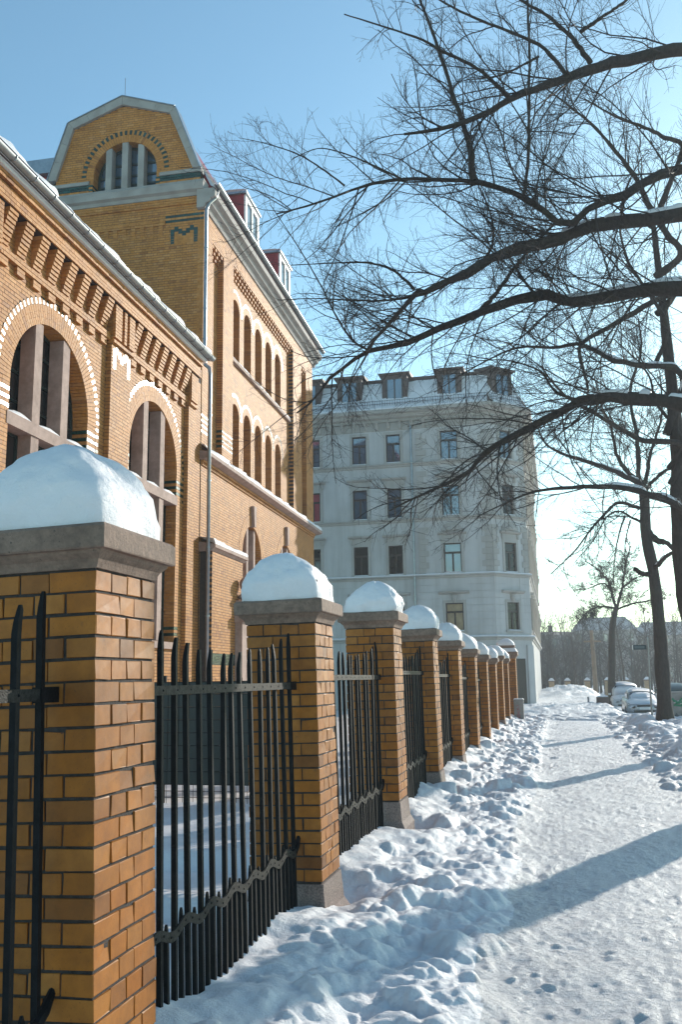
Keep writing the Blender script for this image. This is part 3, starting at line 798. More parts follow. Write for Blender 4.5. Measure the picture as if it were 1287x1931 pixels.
def arch_glass(root, fn, uc, r, zs, zb, n, bars_u, bars_z, mat='glass', fw=0.05, frame='frame', sub=None):
    """window part: frame mesh with the pane below it"""
    f = MB(); loop = arch_loop(uc, r, zs, zb); inner = arch_loop(uc, r - fw, zs, zb + fw)
    k = len(loop)
    V = [fn(u, z, n) for u, z in loop] + [fn(u, z, n) for u, z in inner] + [fn(u, z, n - 0.05) for u, z in inner]
    F = [[i, (i + 1) % k, k + (i + 1) % k, k + i] for i in range(k)] + [[k + i, k + (i + 1) % k, 2 * k + (i + 1) % k, 2 * k + i] for i in range(k)]
    f.add(V, F)
    for u in bars_u:
        du = abs(u - uc)
        zt = zs + math.sqrt(max(r * r - du * du, 0)) if du < r else zs
        f.hexa(hex8(fn, u - fw / 2, u + fw / 2, zb, zt - 0.01, n - 0.045, n + 0.01))
    for z in bars_z:
        hw = r if z <= zs else math.sqrt(max(r * r - (z - zs) ** 2, 0.0001))
        f.hexa(hex8(fn, uc - hw + 0.01, uc + hw - 0.01, z - fw * 0.4, z + fw * 0.4, n - 0.042, n + 0.006))
    w = f.build('window', M[frame], root)
    # one pane per light
    us = [uc - r] + sorted(bars_u) + [uc + r]; zs_ = [zb] + sorted(bars_z) + [zs + r]
    for a, b in zip(us[:-1], us[1:]):
        for c, d in zip(zs_[:-1], zs_[1:]):
            poly = []
            for t in np.linspace(0, 1, 9):
                u = a + (b - a) * t; top = zs + math.sqrt(max(r * r - (u - uc) ** 2, 0))
                poly.append((u, min(d, top)))
            if max(p[1] for p in poly) - c < 0.05: continue
            poly = [(u, max(z, c + 0.001)) for u, z in poly]
            p = MB(); ti = random.gauss(0, 0.004)
            full = [(b, c), (a, c)] + poly
            p.add([fn(u, z, n - 0.035 + ti * (z - c) + random.gauss(0, 0.0005)) for u, z in full], [list(range(len(full)))])
            p.build('pane', M[mat], w)
    return w

# ------------------------------------------------------------------ the hall and the taller wing stand behind the fence
ANG = R(1.85); DIST = 9.3
ORG = (-DIST * math.cos(ANG), -DIST * math.sin(ANG), 0)
fs = lambda u, z, n: (n, u, z)                       # street front: u along the front, n towards the street
hall = empty('brick_hall', ORG, ANG, 'low ochre brick hall with tall round-arched windows behind the fence', 'building')
def see_hall(c):      # distance from the eye for pieces the picture shows, far away otherwise
    n, t, z = c
    return math.hypot(n + DIST, t) + abs(z - 8) * 0.25 if (t > 14.25 and z > 6.3) else 1e9

Z0 = -0.2
B = Bricks()
BAYS = [(14.2, 19.0, 16.61), (20.1, 24.08, 21.98)]
PILS = [(10.8, 14.2), (19.0, 20.1), (24.08, 24.62)]
ZS, RA = 7.33, 1.58
R1, R2 = RA + 0.405, RA + 0.535
SILL = 2.70
for a, b, uc in BAYS:
    def spans(zm, a=a, b=b, uc=uc):
        S = [(a, b)]
        if SILL < zm < ZS: S = subtract(S, (uc - RA - 2 * HP, uc + RA + 2 * HP))
        elif zm >= ZS and zm - ZS < R2:
            h = math.sqrt(R2 ** 2 - (zm - ZS) ** 2); S = subtract(S, (uc - h, uc + h))
        return S
    gz = [6.76, 6.93, 7.10]
    def grn(u, zm, r, uc=uc): return 1 if abs(u - uc) < RA + 0.62 and any(abs(zm - q) < CP / 2 for q in gz) else 0
    lay(B, Z0, 10.55, spans, fs, -0.012, 0.0, grn)
    jambs(B, fs, uc, RA, SILL, ZS, -0.40, 0.0, green=lambda q: any(abs(SILL + (q + 0.5) * (ZS - SILL) / round((ZS - SILL) / CP) - z) < CP / 2 for z in gz) or q in (2, 4))
    arch_ring(B, fs, uc, ZS, RA, R1, -0.40, 0.004, 66, 2)
    arch_ring(B, fs, uc, ZS, R1, R2, -0.02, 0.006, 82, 1, lambda k: k % 2)
    # toothed green headers below the springing, along the jamb
    for q in range(10):
        for s in (-1, 1):
            e = sorted([uc + s * (R1 - 0.0), uc + s * R2]); za = ZS - (q + 1) * CP
            B.add(hex8(fs, e[0] + 0.003, e[1] - 0.003, za + 0.0045, za + CP - 0.0045, -0.02, 0.006), 1 - q % 2)
    # stepped corbels and the dentil string below them
    L = b - a; n = int(round(L / 0.6)); sp = L / n
    for k in range(n):
        c = a + (k + 0.5) * sp
        for q in range(9):
            z = 9.72 + q * CP; pr = 0.03 + 0.026 * q
            B.add(hex8(fs, c - 0.15, c - 0.002, z + 0.004, z + CP - 0.004, -0.01, pr), 0)
            B.add(hex8(fs, c + 0.002, c + 0.15, z + 0.004, z + CP - 0.004, -0.01, pr + random.gauss(0, 0.001)), 0)
        for q in range(2):
            B.add(hex8(fs, c - 0.14, c + 0.14, 9.39 + q * CP + 0.004, 9.39 + (q + 1) * CP - 0.004, -0.01, 0.075), 0)
    lay(B, 9.556, 9.722, lambda zm, a=a, b=b: [(a, b)], fs, -0.01, 0.10)
for a, b in PILS:
    def spans(zm, a=a, b=b):
        S = [(a, b)]
        if a == 19.0 and 9.48 - 7 * CP < zm < 9.48: S = subtract(S, (19.1, 19.1 + 7 * HP))
        return S
    lay(B, Z0 + (9.48 - Z0) % CP, 9.48, spans, fs, -0.02, 0.13)
    lay(B, 9.48, 10.475, spans, fs, -0.02, 0.145)
    if a == 19.0:
        letter(B, LETTER_M, 19.1, 9.48, fs, 0.10, 0.13)
        for u0, u1 in ((19.0, 19.36), (19.50, 19.64), (19.78, 20.1)): lay(B, 9.63, 10.46, lambda zm, u0=u0, u1=u1: [(u0, u1)], fs, 0.10, 0.215)
    else:
        lay(B, 9.63, 10.46, lambda zm, a=a, b=b: [(a, b)], fs, 0.10, 0.215)
    lay(B, 9.50, 9.583, lambda zm, a=a, b=b: [(a - 0.02, b + 0.02)], fs, 0.05, 0.20)
lay(B, Z0, 10.55, lambda zm: [(24.62, 25.42)], fs, -0.012, 0.0)
FR = lambda zm: [(10.8, 24.7)]
lay(B, 10.475, 10.724, FR, fs, 0.10, 0.275)
lay(B, 10.735, 10.818, FR, fs, 0.10, 0.245)
lay(B, 10.822, 10.988 - 0.0, FR, fs, 0.10, 0.325)
B.finish(hall, 'brickwork', 300, see_hall)
# mortar behind the bricks
mw = MB()
outer = [(10.8, Z0 - 0.3), (25.42, Z0 - 0.3), (25.42, 10.9), (10.8, 10.9)]
mw.plate(outer, [arch_loop(uc, RA + 0.004, ZS, SILL) for _, _, uc in BAYS], fs, -0.005)
for a, b in PILS: mw.hexa(hex8(fs, a + 0.014, b - 0.014, Z0, 10.47, -0.007, 0.1265))
mw.hexa(hex8(fs, 10.81, 24.69, 10.48, 10.985, -0.006, 0.24))
mw.build('mortar_wall', M['mortar'], hall)
for _, _, uc in BAYS:
    # sandstone mullions and transoms
    s = MB()
    for du in (-0.565, 0.565):
        zt = ZS + math.sqrt(RA ** 2 - du ** 2) + 0.02
        s.hexa(hex8(fs, uc + du - 0.145, uc + du + 0.145, 6.70, zt, -0.34, -0.02)); s.hexa(hex8(fs, uc + du - 0.145, uc + du + 0.145, SILL, 6.45, -0.34, -0.02))
    st = s.build('mullion', M['redstone'], hall)
    t = MB(); t.hexa(hex8(fs, uc - RA - 0.06, uc + RA + 0.06, 6.45, 6.70, -0.35, 0.012)); t.build('transom', M['redstone'], hall)
    t = MB(); t.sweep([(-0.4, SILL - 0.2), (0.10, SILL - 0.2), (0.10, SILL - 0.03), (-0.4, SILL + 0.04)], fs, uc - RA - 0.05, uc + RA + 0.05); t.build('sill', M['redstone'], hall)
    arch_glass(hall, fs, uc, RA, ZS, 6.70, -0.36, [uc - 1.13, uc - 0.565, uc - 0.02, uc + 0.565, uc + 1.13], [7.15, 7.75, 8.35])
    fr = MB(); us = [uc - RA, uc - 0.71, uc - 0.42, uc + 0.42, uc + 0.71, uc + RA]
    w = MB()
    for x0, x1 in ((us[0], us[1]), (us[2], us[3]), (us[4], us[5])):
        for e in (x0, x1 - 0.05, (x0 + x1) / 2 - 0.02): w.hexa(hex8(fs, e, e + 0.05, SILL, 6.45, -0.36, -0.30))
        for z in (SILL, 3.6, 4.6, 5.6, 6.40): w.hexa(hex8(fs, x0, x1, z, z + 0.05, -0.355, -0.305))
    wo = w.build('window', M['frame'], hall)
    for x0, x1 in ((us[0], us[1]), (us[2], us[3]), (us[4], us[5])):
        for za, zb in ((SILL, 3.6), (3.6, 4.6), (4.6, 5.6), (5.6, 6.45)):
            for ua, ub in ((x0, (x0 + x1) / 2), ((x0 + x1) / 2, x1)):
                p = MB(); p.add([fs(ua, za, -0.33), fs(ub, za, -0.33), fs(ub, zb, -0.33 + random.gauss(0, 0.002)), fs(ua, zb, -0.33)], [[0, 1, 2, 3]]); p.build('pane', M['glass'], wo)
    for u0, u1 in ((uc - RA + 0.02, uc - 0.72), (uc - 0.41, uc + 0.41), (uc + 0.72, uc + RA - 0.02)):
        sn = MB(); K = 10; V = []
        for k in range(K + 1):
            u = u0 + (u1 - u0) * k / K; hgt = 0.05 + 0.09 * math.sin(math.pi * k / K) * random.uniform(0.7, 1.1)
            V += [fs(u, 6.701, 0.0), fs(u, 6.701 + hgt * 0.6, -0.03), fs(u, 6.701 + hgt, -0.16), fs(u, 6.701 + hgt * 1.1, -0.33)]
        sn.add(V, [[k * 4 + q, k * 4 + q + 1, k * 4 + q + 5, k * 4 + q + 4] for k in range(K) for q in range(3)])
        sn.build('sill_snow', M['snow'], hall, True)
# eaves: white fascia, gutter with brackets, snowy roof
MB().hexa(hex8(fs, 10.8, 24.85, 10.99, 11.07, 0.05, 0.39)).build('fascia', M['white'], hall)
MB().hexa(hex8(fs, 10.8, 24.90, 11.072, 11.09, 0.05, 0.47)).build('soffit', M['white'], hall)
gt = MB(); K = 10; V = []; F = []
for u in (10.8, 24.95):
    for k in range(K + 1):
        w = math.pi * k / K; V.append(fs(u, 11.15 - 0.09 * math.sin(w), 0.53 - 0.09 * math.cos(w)))
    for k in range(K + 1):
        w = math.pi * (K - k) / K; V.append(fs(u, 11.15 - 0.083 * math.sin(w), 0.53 - 0.083 * math.cos(w)))
n2 = 2 * K + 2
F = [[k, (k + 1) % n2, n2 + (k + 1) % n2, n2 + k] for k in range(n2)] + [list(range(n2)), list(range(n2, 2 * n2))]
gt.add(V, F); gt.tube([fs(10.8, 11.155, 0.622), fs(24.95, 11.155, 0.622)], 0.012, 8)
gut = gt.build('gutter', M['zinc'], hall, True)
for u in np.arange(11.0, 24.9, 0.72):
    b_ = MB(); b_.tube([fs(u, 11.15 - 0.095 * math.sin(math.pi * k / 8), 0.53 - 0.095 * math.cos(math.pi * k / 8)) for k in range(9)], 0.011, 6); b_.build('bracket', M['zinc'], gut)
rf = MB(); rf.extrude([(-8.0, 15.5), (0.46, 11.10), (0.46, 11.05), (-8.0, 15.3)], lambda u, z, n: (u, n, z), 10.8, 24.9); rf.build('roof', M['slate'], hall)
def snow_sheet(name, parent, prof, u0, u1, fn, nu, amp, seed, mat='snow'):
    us = np.linspace(u0, u1, nu); V = []
    for i, u in enumerate(us):
        for j, (n, z, k) in enumerate(prof):
            e = amp * k * float(fbm(np.array([u * 1.7 + seed]), np.array([j * 0.5]), seed, 4)[0])
            V.append(fn(u, z + e, n + 0.6 * e))
    m_ = len(prof)
    F = [[i * m_ + j, i * m_ + j + 1, (i + 1) * m_ + j + 1, (i + 1) * m_ + j] for i in range(nu - 1) for j in range(m_ - 1)]
    F += [list(range(m_))]; F += [list(range((nu - 1) * m_, nu * m_))]
    return MB().add(V, F).build(name, M[mat], parent, True)
snow_sheet('roof_snow', hall, [(0.44, 11.115, 0), (0.53, 11.22, 0.4), (0.50, 11.34, 1), (0.36, 11.48, 1), (-1.0, 12.22, 0.6), (-8.0, 15.75, 0.3)], 10.8, 24.88, fs, 160, 0.08, 13)

# ------------------------------------------------------------------ wing
wing = empty('brick_wing', ORG, ANG, 'tall ochre brick wing with shaped gable and a glazed letter M', 'building')
T0, T1 = 25.5, 40.63
fg = lambda u, z, n: (u, T0 - n, z)                 # gable front: u is the depth axis, n towards the viewer
B = Bricks()
NIC = [29.42 + 1.42 * k for k in range(5)]; NR = 0.45
REC = [(26.32, 27.45), (28.55, 36.9), (38.4, 39.3)]
ROWS = [(8.62, 10.66), (12.66, 14.50)]
GW = [(30.85, 1.16), (35.55, 1.16)]; GZ = 5.85; GS = 3.4
def sp_low(zm):
    S = [(T0, T1)]
    for uc, r in GW:
        if GS < zm < GZ: S = subtract(S, (uc - r - 2 * HP, uc + r + 2 * HP))
        elif GZ <= zm < GZ + r + 0.40: h = math.sqrt((r + 0.40) ** 2 - (zm - GZ) ** 2); S = subtract(S, (uc - h, uc + h))
    return S
lay(B, Z0, 8.05, sp_low, fs, -0.012, 0.0, lambda u, zm, r: 1 if (2.15 < zm < 2.24 or 2.32 < zm < 2.41) and u < 29 else 0)
for uc, r in GW:
    jambs(B, fs, uc, r, GS, GZ, -0.45, 0.0); arch_ring(B, fs, uc, GZ, r, r + 0.27, -0.45, 0.004, 50, 2); arch_ring(B, fs, uc, GZ, r + 0.27, r + 0.40, -0.02, 0.005, 56, 1)
lay(B, 8.05, 8.133, lambda zm: [(T0, T1)], fs, -0.01, 0.05); lay(B, 8.133, 8.216, lambda zm: [(T0, T1)], fs, -0.01, 0.10)
def sp_main(zm):
    S = [(T0, T1)]
    if zm < 15.62 or True:
        for a, b in REC:
            if zm < (15.90 if b - a > 2 else 15.62): S = subtract(S, (a, b))
    return S
gst = lambda u, zm, r: 1 if (9.05 < zm < 9.65 and r % 2 == 0 and (26.0 < u < 26.32 or 27.45 < u < 28.55 or u < 25.9)) else 0
lay(B, 8.42, 16.36, sp_main, fs, -0.21, 0.0, gst)
for a, b in REC:
    top = 15.90 if b - a > 2 else 15.62
    def sp_rec(zm, a=a, b=b):
        S = [(a, b)]
        if b - a > 2:
            for z0, z1 in ROWS:
                for uc in NIC:
                    if z0 < zm < z1: S = subtract(S, (uc - NR - 1 * HP, uc + NR + 1 * HP))
                    elif z1 <= zm < z1 + NR + 0.38: h = math.sqrt((NR + 0.38) ** 2 - (zm - z1) ** 2); S = subtract(S, (uc - h, uc + h))
        return S
    lay(B, 8.42, top, sp_rec, fs, -0.212, -0.2, (lambda u, zm, r: 1 if (9.05 < zm < 9.65 and r % 2 == 0 and u < 28.95) else 0) if b - a > 2 else None)
    n = int((b - a) / 0.27)
    for k in range(n):
        u = a + (b - a) * (k + 0.5) / n
        for q in range(3): B.add(hex8(fs, u - 0.065, u + 0.065, top - 0.33 + q * 0.11, top - 0.33 + q * 0.11 + 0.10, -0.2, -0.14 + 0.06 * q), 0)
for z0, z1 in ROWS:
    for uc in NIC:
        rows = int(round((z1 - z0) / CP)); cp = (z1 - z0) / rows
        for q in range(rows):
            for s in (-1, 1):
                e = sorted([uc + s * NR, uc + s * (NR + HP)])
                B.add(hex8(fs, e[0] + 0.002, e[1] - 0.002, z0 + q * cp + 0.0045, z0 + (q + 1) * cp - 0.0045, -0.62, -0.2), 0)
        arch_ring(B, fs, uc, z1, NR, NR + 0.25, -0.62, -0.196, 22, 1); arch_ring(B, fs, uc, z1, NR + 0.25, NR + 0.38, -0.22, -0.194, 28, 1, lambda k: 1)
# porch block
PB0, PB1 = T0 + 0.02, 28.55
lay(B, Z0, 5.42, lambda zm: [(PB0, PB1)], fs, 0.29, 0.38, lambda u, zm, r: 1 if (2.15 < zm < 2.24 or 2.32 < zm < 2.41) else 0)
# gable front
UL = -5.55
LUC, LUR, LUZ = -2.74, 1.10, 17.97
G_OUT = [(-0.15, 17.36), (-0.15, 17.80), (-1.02, 20.06), (-2.87, 20.70), (-4.78, 19.98), (-5.45, 17.95), (-5.45, 17.36)]
G_IN = [(-0.38, 17.80), (-1.20, 19.86), (-2.87, 20.40), (-4.58, 19.76), (-5.15, 17.95)]
def gable_span(zm):
    def xr(z): return np.interp(z, [17.8, 19.86, 20.40], [-0.38, -1.20, -2.87])
    def xl(z): return np.interp(z, [17.95, 19.76, 20.40], [-5.15, -4.58, -2.87])
    return (float(xl(zm)), float(xr(zm)))
lay(B, 9.0, 15.55, lambda zm: [(UL, 0.0)], fg, -0.012, 0.0)
def sp_top(zm):
    S = [(UL, 0.0)]
    if 15.87 - 7 * CP < zm < 15.87: S = subtract(S, (-1.12, -1.12 + 7 * HP))
    return S
def gtop(u, zm, r): return 1 if u > -1.25 and u < -0.06 and (abs(zm - 16.26) < CP / 2 or abs(zm - 16.06) < CP / 2) else 0
n_r = round((16.84 - 15.55) / CP)
lay(B, 15.55, 16.84, sp_top, fg, -0.012, 0.0, gtop)
letter(B, LETTER_M, -1.12, 15.87, fg, -0.012, 0.0)
for k in range(13):
    u = -1.45 - k * 0.31
    for q in range(4): B.add(hex8(fg, u - 0.07, u + 0.07, 15.62 + q * CP + 0.004, 15.62 + (q + 1) * CP - 0.004, -0.01, 0.008 + 0.010 * q), 0)
lay(B, 15.95, 16.12, lambda zm: [(UL, -1.3)], fg, -0.01, 0.045)
lay(B, 16.59, 16.84, lambda zm: [(UL, 0.05)], fg, -0.01, 0.05)
def sp_band(zm): return subtract([(UL + 0.1, -0.12)], (LUC - LUR - HP, LUC + LUR + HP))
lay(B, 17.37, 17.66, sp_band, fg, -0.02, 0.06, lambda u, zm, r: 1 if (17.44 < zm < 17.52 or 17.58 < zm) else 0)
def sp_gab(zm):
    a, b = gable_span(zm)
    S = [(a - 0.03, b + 0.03)]
    if zm < LUZ: S = subtract(S, (LUC - LUR - HP, LUC + LUR + HP))
    elif zm - LUZ < LUR + 0.42: h = math.sqrt((LUR + 0.42) ** 2 - (zm - LUZ) ** 2); S = subtract(S, (LUC - h, LUC + h))
    return S
lay(B, 17.82, 20.36, sp_gab, fg, -0.012, 0.0)
arch_ring(B, fg, LUC, LUZ, LUR, LUR + 0.26, -0.35, 0.004, 46, 1); arch_ring(B, fg, LUC, LUZ, LUR + 0.26, LUR + 0.42, -0.02, 0.007, 53, 1, lambda k: 1 - k % 2)
for s in (-1, 1):
    for q in range(8):
        e = sorted([LUC + s * LUR, LUC + s * (LUR + HP)]); z = 17.36 + q * (LUZ - 17.36) / 8
        B.add(hex8(fg, e[0], e[1], z + 0.003, z + 0.072, -0.35, 0.06 if q < 4 else 0.004), 1 if q in (1, 3) else 0)
B.finish(wing, 'brickwork', 300, lambda c: (abs(c[2] - 16.0) if (c[1] < T0 + 0.02 and c[2] > 13.5 and c[0] > -3.4) else 1e9))
# mortar backing, roof body
mw = MB()
mw.plate([(T0, Z0), (T1, Z0), (T1, 8.3), (T0, 8.3)], [arch_loop(uc, r + 0.003, GZ, GS) for uc, r in GW], fs, -0.005)
mw.plate([(T0 + 0.01, 8.3), (T1, 8.3), (T1, 16.4), (T0 + 0.01, 16.4)], [arch_loop(uc, NR + 0.003, z1, z0) for z0, z1 in ROWS for uc in NIC], fs, -0.2035)
for a, b in [(T0, 26.32), (27.45, 28.55), (36.9, 38.4), (39.3, T1)]: mw.hexa(hex8(fs, a + 0.006, b - 0.006, 8.3, 15.9, -0.207, -0.005))
mw.hexa(hex8(fs, T0 + 0.006, T1 - 0.006, 15.91, 16.4, -0.207, -0.005))
mw.plate([(UL, 8.9), (-0.005, 8.9), (-0.005, 17.36), (-0.12, 17.8)] + [(-0.36, 17.8), (-1.18, 19.87), (-2.87, 20.42), (-4.6, 19.78), (-5.2, 17.95), (UL, 17.36)], [arch_loop(LUC, LUR + 0.003, LUZ, 17.30)], fg, -0.005)
mw.hexa(hex8(fs, PB0 + 0.006, PB1 - 0.006, Z0, 5.42, -0.02, 0.3765))
mw.hexa([(UL, T0 + 0.5, Z0), (-0.7, T0 + 0.5, Z0), (-0.7, T1, Z0), (UL, T1, Z0), (UL, T0 + 0.5, 16.4), (-0.7, T0 + 0.5, 16.4), (-0.7, T1, 16.4), (UL, T1, 16.4)])
mw.hexa([(-0.7, T1 - 0.3, Z0), (-0.01, T1 - 0.3, Z0), (-0.01, T1 - 0.004, Z0), (-0.7, T1 - 0.004, Z0), (-0.7, T1 - 0.3, 16.4), (-0.01, T1 - 0.3, 16.4), (-0.01, T1 - 0.004, 16.4), (-0.7, T1 - 0.004, 16.4)])
mw.build('mortar_wall', M['mortar'], wing)
for z0, z1 in ROWS:
    for uc in NIC: arch_glass(wing, fs, uc, NR, z1, z0, -0.55, [uc], [z0 + (z1 - z0) * 0.6], fw=0.06)
    MB().sweep([(-0.3, z0 - 0.14), (-0.09, z0 - 0.14), (-0.09, z0 - 0.02), (-0.3, z0)], fs, REC[1][0], REC[1][1]).build('sill_band', M['redstone'], wing)
    snow_sheet('sill_snow', wing, [(-0.10, z0 - 0.02, 0), (-0.12, z0 + 0.04, 1), (-0.2, z0 + 0.07, 1), (-0.3, z0 + 0.09, 0)], REC[1][0] + 0.02, REC[1][1] - 0.02, fs, 60, 0.04, 31)
for uc, r in GW:
    arch_glass(wing, fs, uc, r, GZ, GS, -0.42, [uc - 0.38, uc + 0.38], [4.6], fw=0.07)
    k = MB(); k.extrude([(uc - 0.09, GZ + r - 0.01), (uc + 0.09, GZ + r - 0.01), (uc + 0.16, GZ + r + 0.72), (uc - 0.16, GZ + r + 0.72)], fs, -0.1, 0.12); k.build('keystone', M['redstone'], wing)
    m_ = MB()
    for du in (-0.42, 0.42): m_.hexa(hex8(fs, uc + du - 0.1, uc + du + 0.1, GS, GZ + math.sqrt(r * r - 0.18), -0.36, -0.05))
    m_.build('mullion', M['redstone'], wing)
MB().sweep([(0, 8.215), (0.14, 8.22), (0.30, 8.27), (0.34, 8.29), (0.34, 8.40), (0.28, 8.43), (0, 8.47)], fs, T0 - 0.12, T1 + 0.3).build('ledge', M['redstone'], wing)
snow_sheet('ledge_snow', wing, [(0.33, 8.40, 0), (0.335, 8.45, 0.5), (0.30, 8.52, 1), (0.15, 8.62, 1), (0.004, 8.70, 0.5)], T0 - 0.1, T1 + 0.28, fs, 140, 0.09, 37)
MB().sweep([(0.0, 5.42), (0.40, 5.43), (0.46, 5.50), (0.52, 5.52), (0.52, 5.62), (0.0, 5.70)], fs, T0 - 0.1, PB1 + 0.14).build('porch_coping', M['redstone'], wing)
snow_sheet('ledge_snow', wing, [(0.51, 5.62, 0), (0.515, 5.68, 0.5), (0.44, 5.76, 1), (0.2, 5.82, 1), (0.004, 5.86, 0.5)], T0 - 0.08, PB1 + 0.12, fs, 60, 0.05, 41)
# stone portal pilaster with a carved head
pp = MB(); pp.hexa(hex8(fs, 27.75, 28.6, Z0, 3.45, 0.385, 0.62)); pp.hexa(hex8(fs, 27.68, 28.67, 3.45, 3.70, 0.385, 0.70)); pp.hexa(hex8(fs, 27.8, 28.55, 3.70, 4.15, 0.385, 0.58)); pp.build('portal_pilaster', M['redstone'], wing)
hd = MB(); hd.lathe([(0.05, 4.15), (0.20, 4.20), (0.24, 4.30), (0.12, 4.42), (0.10, 4.47), (0.17, 4.55), (0.20, 4.66), (0.19, 4.78), (0.12, 4.88), (0.02, 4.91)], 0.60, 28.15, 14); hd.build('carved_head', M['redstone'], wing, True)
# gable stone: cornice, band, coping, lunette mullions
c = MB()
c.sweep([(-0.3, 16.84), (0.06, 16.85), (0.10, 16.95), (0.20, 17.00), (0.22, 17.22), (0.16, 17.27), (0.12, 17.36), (-0.3, 17.36)], fg, UL - 0.3, 0.02)
c.build('gable_cornice', M['greystone'], wing)
b_ = MB()
for u0, u1 in ((UL + 0.05, LUC - LUR - HP - 0.0), (LUC + LUR + HP, -0.10)):
    b_.sweep([(-0.2, 17.663), (0.09, 17.663), (0.09, 17.77), (0.03, 17.82), (-0.2, 17.82)], fg, u0, u1)
b_.build('gable_band', M['greystone'], wing)
segs = list(zip(G_OUT[1:6], G_IN))
for (o0, i0), (o1, i1) in zip(segs[:-1], segs[1:]):
    nsp = 3 if math.dist(o0, o1) > 1.9 else 2
    for k in range(nsp):
        a, b2 = k / nsp, (k + 1) / nsp - 0.004
        lp = lambda p, q, t: (p[0] + (q[0] - p[0]) * t, p[1] + (q[1] - p[1]) * t)
        MB().extrude([lp(o0, o1, a), lp(o0, o1, b2), lp(i0, i1, b2), lp(i0, i1, a)], fg, -0.4, 0.10).build('coping_stone', M['greystone'], wing)
zc = MB()
for p, q in zip(G_OUT[1:5], G_OUT[2:6]):
    d = math.dist(p, q); nx, nz = (p[1] - q[1]) / d, (q[0] - p[0]) / d
    if nz < 0: nx, nz = -nx, -nz
    zc.extrude([p, q, (q[0] + nx * 0.03, q[1] + nz * 0.03), (p[0] + nx * 0.03, p[1] + nz * 0.03)], fg, -0.42, 0.13)
zc.build('coping_flashing', M['zinc'], wing)
MB().tube([fg(-2.87, 20.7, -0.1), fg(-2.87, 21.5, -0.1)], 0.01, 5).build('lightning_rod', M['zinc'], wing)
for u in (-3.32, -2.76, -2.20):
    zt = LUZ + math.sqrt(LUR ** 2 - (u - LUC) ** 2) + 0.01
    MB().hexa(hex8(fg, u - 0.105, u + 0.105, 17.362, zt, -0.30, -0.01)).build('mullion', M['greystone'], wing)
arch_glass(wing, fg, LUC, LUR, LUZ, 17.37, -0.33, [-3.32, -2.76, -2.20], [17.72, 18.05, 18.45], mat='glass_b', fw=0.09)
# street cornice, gutter, downpipe
MB().sweep([(-0.2, 16.36), (0.05, 16.37), (0.10, 16.50), (0.22, 16.56), (0.26, 16.66), (0.40, 16.72), (0.42, 16.90), (0.36, 16.98), (-0.2, 17.0)], fs, T0 - 0.16, T1 + 0.35).build('cornice', M['greystone'], wing)
gt = MB(); V = []
for u in (T0 - 0.2, T1 + 0.4):
    for k in range(K + 1):
        w = math.pi * k / K; V.append(fs(u, 17.12 - 0.10 * math.sin(w), 0.46 - 0.10 * math.cos(w)))
    for k in range(K + 1):
        w = math.pi * (K - k) / K; V.append(fs(u, 17.12 - 0.09 * math.sin(w), 0.46 - 0.09 * math.cos(w)))
gt.add(V, F := [[k, (k + 1) % n2, n2 + (k + 1) % n2, n2 + k] for k in range(n2)] + [list(range(n2)), list(range(n2, 2 * n2))]).build('gutter', M['zinc'], wing, True)
MB().tube([fs(25.62, 17.02, 0.42), fs(25.56, 16.75, 0.36), fs(25.46, 16.52, 0.17), fs(25.42, 16.30, 0.10), fs(25.42, 11.35, 0.10), fs(25.40, 11.15, 0.13), fs(25.30, 11.0, 0.30), fs(25.27, 10.8, 0.34), fs(25.27, 0.0, 0.34)], 0.055, 10).build('downpipe', M['zinc'], wing, True)
cl = MB()
for z in (15, 13, 12): cl.tube([fs(25.42, z - 0.02, 0.10), fs(25.42, z + 0.02, 0.10)], 0.066, 10)
for z in (9.5, 7.5, 5.5, 3.5): cl.tube([fs(25.27, z - 0.02, 0.34), fs(25.27, z + 0.02, 0.34)], 0.066, 10)
cl.build('pipe_clamp', M['zinc'], wing)
# mansard roof with red dormers, snow on the eaves and guard rail
rf = MB(); rf.extrude([(0.38, 17.0), (0.20, 17.10), (-1.15, 19.9), (-2.87, 20.5), (-4.7, 19.85), (-5.9, 17.1), (-5.9, 17.0)], lambda u, z, n: (u, n, z), T0 + 0.42, T1); rf.build('roof', M['redmetal'], wing)
snow_sheet('roof_snow', wing, [(0.36, 17.06, 0), (0.40, 17.16, 0.6), (0.28, 17.24, 1), (0.06, 17.46, 1), (-0.55, 18.72, 0.5), (-0.56, 18.66, 0)], T0 + 0.44, T1, fs, 120, 0.10, 43)
gr = MB()
for z in (17.42, 17.56): gr.tube([fs(T0 + 0.2, z, 0.22), fs(T1, z, 0.22)], 0.012, 5)
gd = gr.build('snow_guard', M['zinc'], wing)
for k, u in enumerate(np.arange(T0 + 0.25, T1, 0.12)):
    MB().tube([fs(u, 17.34, 0.22), fs(u, 17.62, 0.22)], 0.006, 4).build('guard_bar', M['zinc'], gd) if k < 130 else None
MB().extrude([(0.10, 16.4), (0.15, 17.02), (-1.15, 19.95), (-2.87, 20.55), (-4.7, 19.9), (-5.9, 17.05), (-5.9, 16.4)], lambda u, z, n: (u, n, z), T1 + 0.005, T1 + 0.15).build('end_gable', M['mortar'], wing)
